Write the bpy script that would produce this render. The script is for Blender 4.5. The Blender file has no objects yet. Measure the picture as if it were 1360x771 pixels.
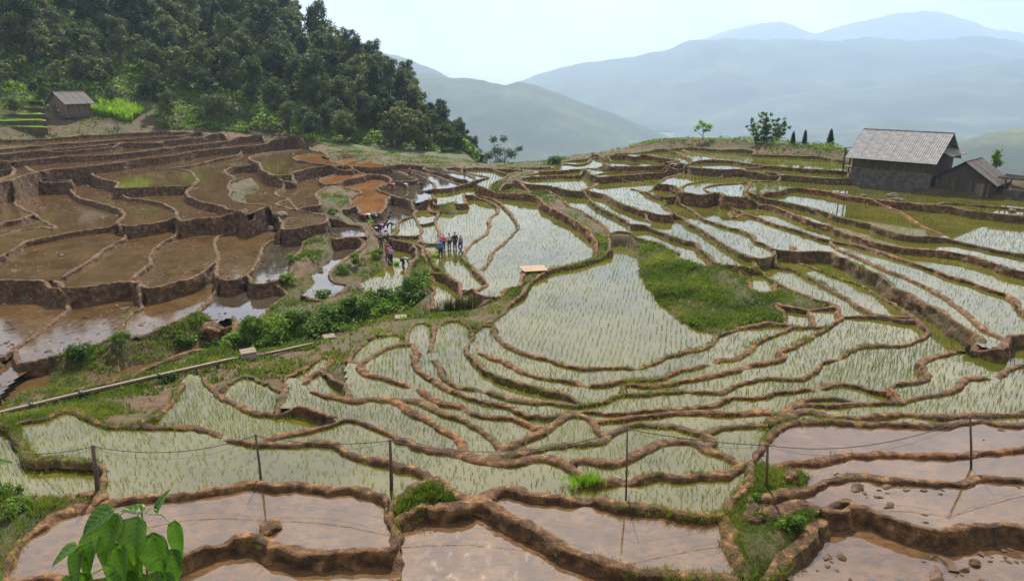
import bpy, bmesh, math, random
import numpy as np
from mathutils import Vector, Matrix

# ------------------------------------------------------------------ camera, sky, sun, exposure
scene = bpy.context.scene
COL = scene.collection
PITCH = math.atan(280.5 / 919.0)
cam_data = bpy.data.cameras.new("camera")
cam_data.sensor_width = 36.0
cam_data.lens = 36.0 * 919.0 / 1360.0
cam_data.clip_start = 0.1
cam_data.clip_end = 60000.0
cam = bpy.data.objects.new("camera", cam_data)
cam.location = (0, 0, 0)
cam.rotation_euler = (math.pi / 2 - PITCH, 0, 0)
COL.objects.link(cam)
scene.camera = cam

SUN_EL, SUN_AZ = math.radians(50.0), math.radians(-3.0)      # azimuth measured from straight ahead (+Y), negative to the left
world = bpy.data.worlds.new("World")
scene.world = world
world.use_nodes = True
wn = world.node_tree.nodes
wl = world.node_tree.links
wn.clear()
w_out = wn.new("ShaderNodeOutputWorld")
w_bg = wn.new("ShaderNodeBackground")
w_bg.inputs[1].default_value = 0.072
sky = wn.new("ShaderNodeTexSky")
sky.sky_type = 'NISHITA'
sky.sun_disc = False
sky.sun_elevation = SUN_EL
sky.sun_rotation = SUN_AZ
sky.altitude = 900
sky.air_density = 1.0
sky.dust_density = 3.0
sky.ozone_density = 1.0
# thin broken cloud low over the ridges
w_tc = wn.new("ShaderNodeTexCoord")
w_map = wn.new("ShaderNodeMapping"); w_map.inputs["Scale"].default_value = (1.0, 1.0, 3.2)
w_n = wn.new("ShaderNodeTexNoise"); w_n.inputs["Scale"].default_value = 3.1; w_n.inputs["Detail"].default_value = 7; w_n.inputs["Roughness"].default_value = .58
w_r = wn.new("ShaderNodeValToRGB"); w_r.color_ramp.elements[0].position = .28; w_r.color_ramp.elements[1].position = .66
w_r.color_ramp.elements[0].color = (0, 0, 0, 1); w_r.color_ramp.elements[1].color = (.8, .8, .8, 1)
w_mix = wn.new("ShaderNodeMix"); w_mix.data_type = 'RGBA'
w_mix.inputs[7].default_value = (15.5, 13.6, 11.8, 1)
wl.new(w_tc.outputs["Generated"], w_map.inputs[0]); wl.new(w_map.outputs[0], w_n.inputs["Vector"]); wl.new(w_n.outputs["Fac"], w_r.inputs[0])
wl.new(w_r.outputs[0], w_mix.inputs[0]); wl.new(sky.outputs[0], w_mix.inputs[6]); wl.new(w_mix.outputs[2], w_bg.inputs[0])
wl.new(w_bg.outputs[0], w_out.inputs[0])

sun_data = bpy.data.lights.new("sun", 'SUN')
sun_data.energy = 5.0
sun_data.angle = math.radians(0.55)
sun_data.color = (1.0, .90, .76)
sun = bpy.data.objects.new("sun", sun_data)
sun_dir = Vector((math.sin(SUN_AZ) * math.cos(SUN_EL), math.cos(SUN_AZ) * math.cos(SUN_EL), math.sin(SUN_EL)))
sun.rotation_euler = (-sun_dir).to_track_quat('-Z', 'Y').to_euler()
sun.location = (0, 0, 60)
COL.objects.link(sun)

vs = scene.view_settings
vs.view_transform = 'Standard'
vs.look = 'None'
vs.gamma = 1.0
vs.exposure = 0.78
vs.use_curve_mapping = False
cy = scene.cycles
cy.use_denoising = True
cy.max_bounces = 7
cy.diffuse_bounces = 2
cy.glossy_bounces = 3
cy.transmission_bounces = 4
cy.transparent_max_bounces = 6
cy.volume_bounces = 2
cy.caustics_reflective = False
cy.caustics_refractive = False
cy.sample_clamp_indirect = 6.0

RNG = np.random.default_rng(11)
random.seed(11)

# ------------------------------------------------------------------ small helpers
def new_obj(name, mesh, mat=None, parent=None, loc=None, rot=None, scale=None):
    o = bpy.data.objects.new(name, mesh)
    COL.objects.link(o)
    if mat is not None and mesh is not None and not mesh.materials:
        mesh.materials.append(mat)
    if parent is not None:
        o.parent = parent
    if loc is not None: o.location = loc
    if rot is not None: o.rotation_euler = rot
    if scale is not None: o.scale = scale
    return o

def mesh_np(name, verts, faces_flat, counts, smooth=True):
    """mesh from numpy arrays: verts (n,3), flat loop indices, corner count per face"""
    verts = np.ascontiguousarray(verts, dtype=np.float32)
    faces_flat = np.ascontiguousarray(faces_flat, dtype=np.int32)
    counts = np.ascontiguousarray(counts, dtype=np.int32)
    me = bpy.data.meshes.new(name)
    me.vertices.add(len(verts)); me.vertices.foreach_set("co", verts.ravel())
    me.loops.add(len(faces_flat)); me.loops.foreach_set("vertex_index", faces_flat)
    me.polygons.add(len(counts))
    st = np.zeros(len(counts), np.int32); st[1:] = np.cumsum(counts)[:-1]
    me.polygons.foreach_set("loop_start", st); me.polygons.foreach_set("loop_total", counts)
    me.polygons.foreach_set("use_smooth", np.full(len(counts), smooth, bool))
    me.update(calc_edges=True)
    return me

def tag(o, label=None, cat=None, group=None, kind=None):
    if label: o["label"] = label
    if cat: o["category"] = cat
    if group: o["group"] = group
    if kind: o["kind"] = kind
    return o

def thing(name, label, cat, loc=(0, 0, 0), rotz=0.0, group=None):
    o = new_obj(name, None, loc=loc, rot=(0, 0, rotz))
    o.empty_display_size = .2
    return tag(o, label, cat, group)

def _h(i, j, k):
    n = (i * 374761393 + j * 668265263 + k * 1274126177) & 0xFFFFFFFF
    n = ((n ^ (n >> 13)) * 1103515245) & 0xFFFFFFFF
    n = n ^ (n >> 16)
    return (n & 0xFFFFFF) / float(0x7FFFFF) - 1.0
def vnoise(x, y, z=0.0):
    """smooth value noise in [-1, 1] on numpy arrays"""
    x, y, z = np.broadcast_arrays(np.asarray(x, float), np.asarray(y, float), np.asarray(z, float))
    xi, yi, zi = np.floor(x), np.floor(y), np.floor(z)
    fx, fy, fz = x - xi, y - yi, z - zi
    xi, yi, zi = xi.astype(np.int64), yi.astype(np.int64), zi.astype(np.int64)
    sx, sy, sz = fx * fx * (3 - 2 * fx), fy * fy * (3 - 2 * fy), fz * fz * (3 - 2 * fz)
    def L(a, b, t): return a + (b - a) * t
    a = L(L(_h(xi, yi, zi), _h(xi + 1, yi, zi), sx), L(_h(xi, yi + 1, zi), _h(xi + 1, yi + 1, zi), sx), sy)
    b = L(L(_h(xi, yi, zi + 1), _h(xi + 1, yi, zi + 1), sx), L(_h(xi, yi + 1, zi + 1), _h(xi + 1, yi + 1, zi + 1), sx), sy)
    return L(a, b, sz)
def fbm(x, y, z=0.0, octv=4, gain=.5):
    s = 0.0; a = 1.0; t = 0.0
    for o in range(octv):
        s = s + a * vnoise(x * 2 ** o + 17 * o, y * 2 ** o - 9 * o, np.asarray(z) * 2 ** o + 5 * o); t += a; a *= gain
    return s / t

class MB:
    """collects simple shapes and links them as ONE mesh object"""
    def __init__(self): self.v = []; self.f = []
    def add(self, v, f):
        b = len(self.v); self.v += [tuple(p) for p in v]; self.f += [tuple(i + b for i in q) for q in f]; return self
    def box(self, c, s, R=None):
        hx, hy, hz = s[0] / 2, s[1] / 2, s[2] / 2
        v = [Vector((x * hx, y * hy, z * hz)) for x in (-1, 1) for y in (-1, 1) for z in (-1, 1)]
        if R is not None: v = [R @ p for p in v]
        v = [p + Vector(c) for p in v]
        return self.add(v, [(0, 1, 3, 2), (4, 6, 7, 5), (0, 4, 5, 1), (2, 3, 7, 6), (0, 2, 6, 4), (1, 5, 7, 3)])
    def beam(self, a, b, w, h):
        a, b = Vector(a), Vector(b); d = b - a
        q = d.to_track_quat('X', 'Z').to_matrix()
        return self.box((a + b) / 2, (d.length, w, h), q)
    def tube(self, pts, rad, n=8, cap=True):
        pts = [Vector(p) for p in pts]; rr = rad if hasattr(rad, '__len__') else [rad] * len(pts)
        V = []; F = []
        up = Vector((.13, .21, 1)).normalized()
        for i, p in enumerate(pts):
            t = (pts[min(i + 1, len(pts) - 1)] - pts[max(i - 1, 0)]).normalized()
            u = t.cross(up)
            if u.length < .05: u = t.cross(Vector((1, 0, 0)))
            u.normalize(); w = t.cross(u)
            for k in range(n):
                a = 2 * math.pi * k / n; V.append(p + (u * math.cos(a) + w * math.sin(a)) * rr[i])
        for i in range(len(pts) - 1):
            for k in range(n):
                F.append((i * n + k, i * n + (k + 1) % n, (i + 1) * n + (k + 1) % n, (i + 1) * n + k))
        if cap:
            F.append(tuple(range(n - 1, -1, -1))); F.append(tuple((len(pts) - 1) * n + k for k in range(n)))
        return self.add(V, F)
    def mesh(self, name, smooth=False):
        me = bpy.data.meshes.new(name); me.from_pydata([tuple(p) for p in self.v], [], self.f); me.update()
        bm = bmesh.new(); bm.from_mesh(me); bmesh.ops.recalc_face_normals(bm, faces=bm.faces[:]); bm.to_mesh(me); bm.free()
        if smooth: me.polygons.foreach_set("use_smooth", [True] * len(me.polygons))
        return me
    def build(self, name, mat, parent=None, smooth=False, loc=None, rot=None):
        return new_obj(name, self.mesh(name, smooth), mat, parent, loc, rot)

def copy_tree(o, parent=None):
    c = o.copy(); COL.objects.link(c); c.parent = parent
    for ch in list(o.children): copy_tree(ch, c)
    return c

# ------------------------------------------------------------------ materials
def mat_new(name):
    m = bpy.data.materials.new(name); m.use_nodes = True
    nt = m.node_tree; b = nt.nodes["Principled BSDF"]
    return m, nt, b
def noise_node(nt, scale, detail=4, rough=.55, coord="Object", vec_scale=None):
    tc = nt.nodes.new("ShaderNodeTexCoord"); n = nt.nodes.new("ShaderNodeTexNoise")
    n.inputs["Scale"].default_value = scale; n.inputs["Detail"].default_value = detail; n.inputs["Roughness"].default_value = rough
    src = tc.outputs[coord]
    if vec_scale:
        mp = nt.nodes.new("ShaderNodeMapping"); mp.inputs["Scale"].default_value = vec_scale
        nt.links.new(src, mp.inputs[0]); src = mp.outputs[0]
    nt.links.new(src, n.inputs["Vector"])
    return n
def ramp(nt, src, stops):
    r = nt.nodes.new("ShaderNodeValToRGB"); el = r.color_ramp.elements
    while len(el) < len(stops): el.new(.5)
    for e, (p, c) in zip(el, stops):
        e.position = p; e.color = tuple(c) + (1,) if len(c) == 3 else c
    nt.links.new(src, r.inputs[0]); return r
def mixc(nt, fac, a, b, mode='MIX'):
    m = nt.nodes.new("ShaderNodeMix"); m.data_type = 'RGBA'; m.blend_type = mode
    for s, v in ((m.inputs[0], fac), (m.inputs[6], a), (m.inputs[7], b)):
        if isinstance(v, (int, float)): s.default_value = v
        elif isinstance(v, tuple): s.default_value = v + (1,) if len(v) == 3 else v
        else: nt.links.new(v, s)
    return m.outputs[2]
def bump(nt, b, src, strength, dist=.05, prev=None):
    bp = nt.nodes.new("ShaderNodeBump"); bp.inputs["Strength"].default_value = strength; bp.inputs["Distance"].default_value = dist
    nt.links.new(src, bp.inputs["Height"])
    if prev is not None: nt.links.new(prev, bp.inputs["Normal"])
    nt.links.new(bp.outputs[0], b.inputs["Normal"]); return bp.outputs[0]
def plain(name, stops, scale=6, rough=.8, bump_s=.2, bump_d=.02, detail=5, metallic=0.0, coord="Object", vec_scale=None):
    m, nt, b = mat_new(name)
    n = noise_node(nt, scale, detail, coord=coord, vec_scale=vec_scale)
    r = ramp(nt, n.outputs["Fac"], stops); nt.links.new(r.outputs[0], b.inputs["Base Color"])
    b.inputs["Roughness"].default_value = rough; b.inputs["Metallic"].default_value = metallic
    if bump_s: bump(nt, b, n.outputs["Fac"], bump_s, bump_d)
    return m

def make_mud(name="dried_mud", k=(1, 1, 1), grass=0.0):
    m, nt, b = mat_new(name)
    n1 = noise_node(nt, .35, 4); n2 = noise_node(nt, 2.6, 7, .62); n3 = noise_node(nt, 14, 4, .6)
    c1 = ramp(nt, n2.outputs["Fac"], [(p, tuple(v * w for v, w in zip(c, k))) for p, c in ((.25, (.022, .012, .006)), (.44, (.068, .036, .015)), (.57, (.16, .090, .037)), (.74, (.40, .255, .115)))])
    c2 = ramp(nt, n1.outputs["Fac"], [(.3, (.80, .72, .66)), (.7, (1.12, 1.0, .9))])
    col = mixc(nt, 1.0, c1.outputs[0], c2.outputs[0], 'MULTIPLY')
    if grass:
        n4 = noise_node(nt, 1.1, 6, .65); f4 = ramp(nt, n4.outputs["Fac"], [(.42, (0, 0, 0)), (.58, (grass,) * 3)])
        col = mixc(nt, f4.outputs[0], col, (.060, .066, .016))
    nt.links.new(col, b.inputs["Base Color"])
    b.inputs["Roughness"].default_value = .9
    p = bump(nt, b, n2.outputs["Fac"], 1.0, .22)
    bump(nt, b, n3.outputs["Fac"], .9, .07, p)
    return m
def make_ground():
    m, nt, b = mat_new("earth_and_weeds")
    n1 = noise_node(nt, .22, 5, .6); n2 = noise_node(nt, 1.7, 6, .62); n3 = noise_node(nt, 9, 5, .6)
    soil = ramp(nt, n2.outputs["Fac"], [(.28, (.026, .016, .008)), (.7, (.115, .066, .031))])
    weed = ramp(nt, n3.outputs["Fac"], [(.25, (.015, .022, .006)), (.55, (.038, .050, .012)), (.8, (.085, .088, .026))])
    f = ramp(nt, n1.outputs["Fac"], [(.44, (0, 0, 0)), (.60, (1, 1, 1))])
    at_ = nt.nodes.new("ShaderNodeAttribute"); at_.attribute_name = "bare_earth"
    g_ = mixc(nt, f.outputs[0], soil.outputs[0], weed.outputs[0])
    nt.links.new(mixc(nt, at_.outputs["Fac"], g_, soil.outputs[0]), b.inputs["Base Color"])
    b.inputs["Roughness"].default_value = .92
    p = bump(nt, b, n2.outputs["Fac"], .6, .2); bump(nt, b, n3.outputs["Fac"], .6, .06, p)
    return m
def make_water(name, c_lo, c_hi, scale=.5, rough=.07, ior=1.45, ripple=.05, murk=.0, smudge=0.0):
    """still field water: glossy over a silty bed; smudge: darker drifts of stirred silt"""
    m, nt, b = mat_new(name)
    n1 = noise_node(nt, scale, 6, .62); n2 = noise_node(nt, 3.2, 5, .6, vec_scale=(1, .6, 1)); n3 = noise_node(nt, 1.3, 3)
    c = ramp(nt, n1.outputs["Fac"], [(.32, c_lo), (.68, c_hi)]).outputs[0]
    if smudge:
        n4 = noise_node(nt, 2.1, 8, .7, vec_scale=(1, 1.7, 1))
        f = ramp(nt, n4.outputs["Fac"], [(.46, (0, 0, 0)), (.64, (smudge,) * 3)])
        c = mixc(nt, f.outputs[0], c, (.032, .028, .024))
    nt.links.new(c, b.inputs["Base Color"])
    rr = ramp(nt, n2.outputs["Fac"], [(.50, (rough,) * 3), (.78, (rough + murk,) * 3)])
    nt.links.new(rr.outputs[0], b.inputs["Roughness"])
    b.inputs["IOR"].default_value = ior
    bump(nt, b, n3.outputs["Fac"], ripple, .05)
    return m
def make_leaf(name, stops, trans=.35, scale=.5, rnd=.35, rough=.6, spec=.25):
    """leaf with light coming through it; shade varies from plant to plant"""
    m, nt, b = mat_new(name)
    n = noise_node(nt, scale, 3); oi = nt.nodes.new("ShaderNodeObjectInfo")
    mt = nt.nodes.new("ShaderNodeMath"); mt.operation = 'MULTIPLY_ADD'; mt.inputs[1].default_value = rnd; mt.inputs[2].default_value = -rnd / 2
    ad = nt.nodes.new("ShaderNodeMath"); ad.operation = 'ADD'
    nt.links.new(oi.outputs["Random"], mt.inputs[0]); nt.links.new(mt.outputs[0], ad.inputs[0]); nt.links.new(n.outputs["Fac"], ad.inputs[1])
    r = ramp(nt, ad.outputs[0], stops)
    nt.links.new(r.outputs[0], b.inputs["Base Color"]); b.inputs["Roughness"].default_value = rough; b.inputs["Specular IOR Level"].default_value = spec
    tr = nt.nodes.new("ShaderNodeBsdfTranslucent"); mx = nt.nodes.new("ShaderNodeMixShader"); mx.inputs[0].default_value = trans
    br = mixc(nt, 1.0, r.outputs[0], (1.5, 1.6, .75), 'MULTIPLY'); nt.links.new(br, tr.inputs[0])
    out = nt.nodes["Material Output"]
    nt.links.new(b.outputs[0], mx.inputs[1]); nt.links.new(tr.outputs[0], mx.inputs[2]); nt.links.new(mx.outputs[0], out.inputs[0])
    return m
M = {}
M['mud'] = make_mud()
M['mud_grassy'] = make_mud("overgrown_mud", (.95, .95, .9), .55)
M['mud_grey'] = make_mud("damp_grey_mud", (.80, .86, .98))
M['mud_red'] = make_mud("red_mud", (1.15, .98, .85))
M['ground'] = make_ground()
M['w_rice'] = make_water("rice_water", (.054, .050, .007), (.110, .098, .016), .25, .04, 2.1, .03, .08)
M['w_brown'] = make_water("silt_water_brown", (.058, .034, .013), (.120, .071, .029), .45, .05, 1.7, .05, .22, .5)
M['w_orange'] = make_water("silt_water_orange", (.16, .068, .022), (.25, .118, .044), .3, .03, 1.85, .03, .05, .35)
M['w_front'] = make_water("silt_water_pale", (.076, .041, .016), (.148, .084, .037), .7, .035, 2.1, .05, .15, .7)
M['w_pond'] = make_water("silt_water_bright", (.035, .026, .016), (.075, .058, .04), .4, .03, 2.5, .03, .05, .5)
M['rice'] = make_leaf("rice_blade", [(.3, (.075, .115, .022)), (.7, (.185, .235, .060))], .42, .15, .55)
M['grass'] = make_leaf("grass_blade", [(.25, (.035, .065, .010)), (.5, (.085, .13, .018)), (.75, (.20, .21, .05))], .4, .3, .1)
M['bush'] = make_leaf("bush_leaf", [(.25, (.030, .070, .010)), (.5, (.075, .150, .018)), (.8, (.17, .26, .035))], .35, .45, .4)
M['tree'] = make_leaf("forest_leaf", [(.2, (.013, .032, .014)), (.42, (.030, .058, .024)), (.62, (.056, .086, .034)), (.85, (.115, .135, .055))], .34, .12, .55)
M['bark'] = plain("bark", [(.3, (.05, .036, .025)), (.7, (.15, .115, .085))], 5, .9, .6, .03)
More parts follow.
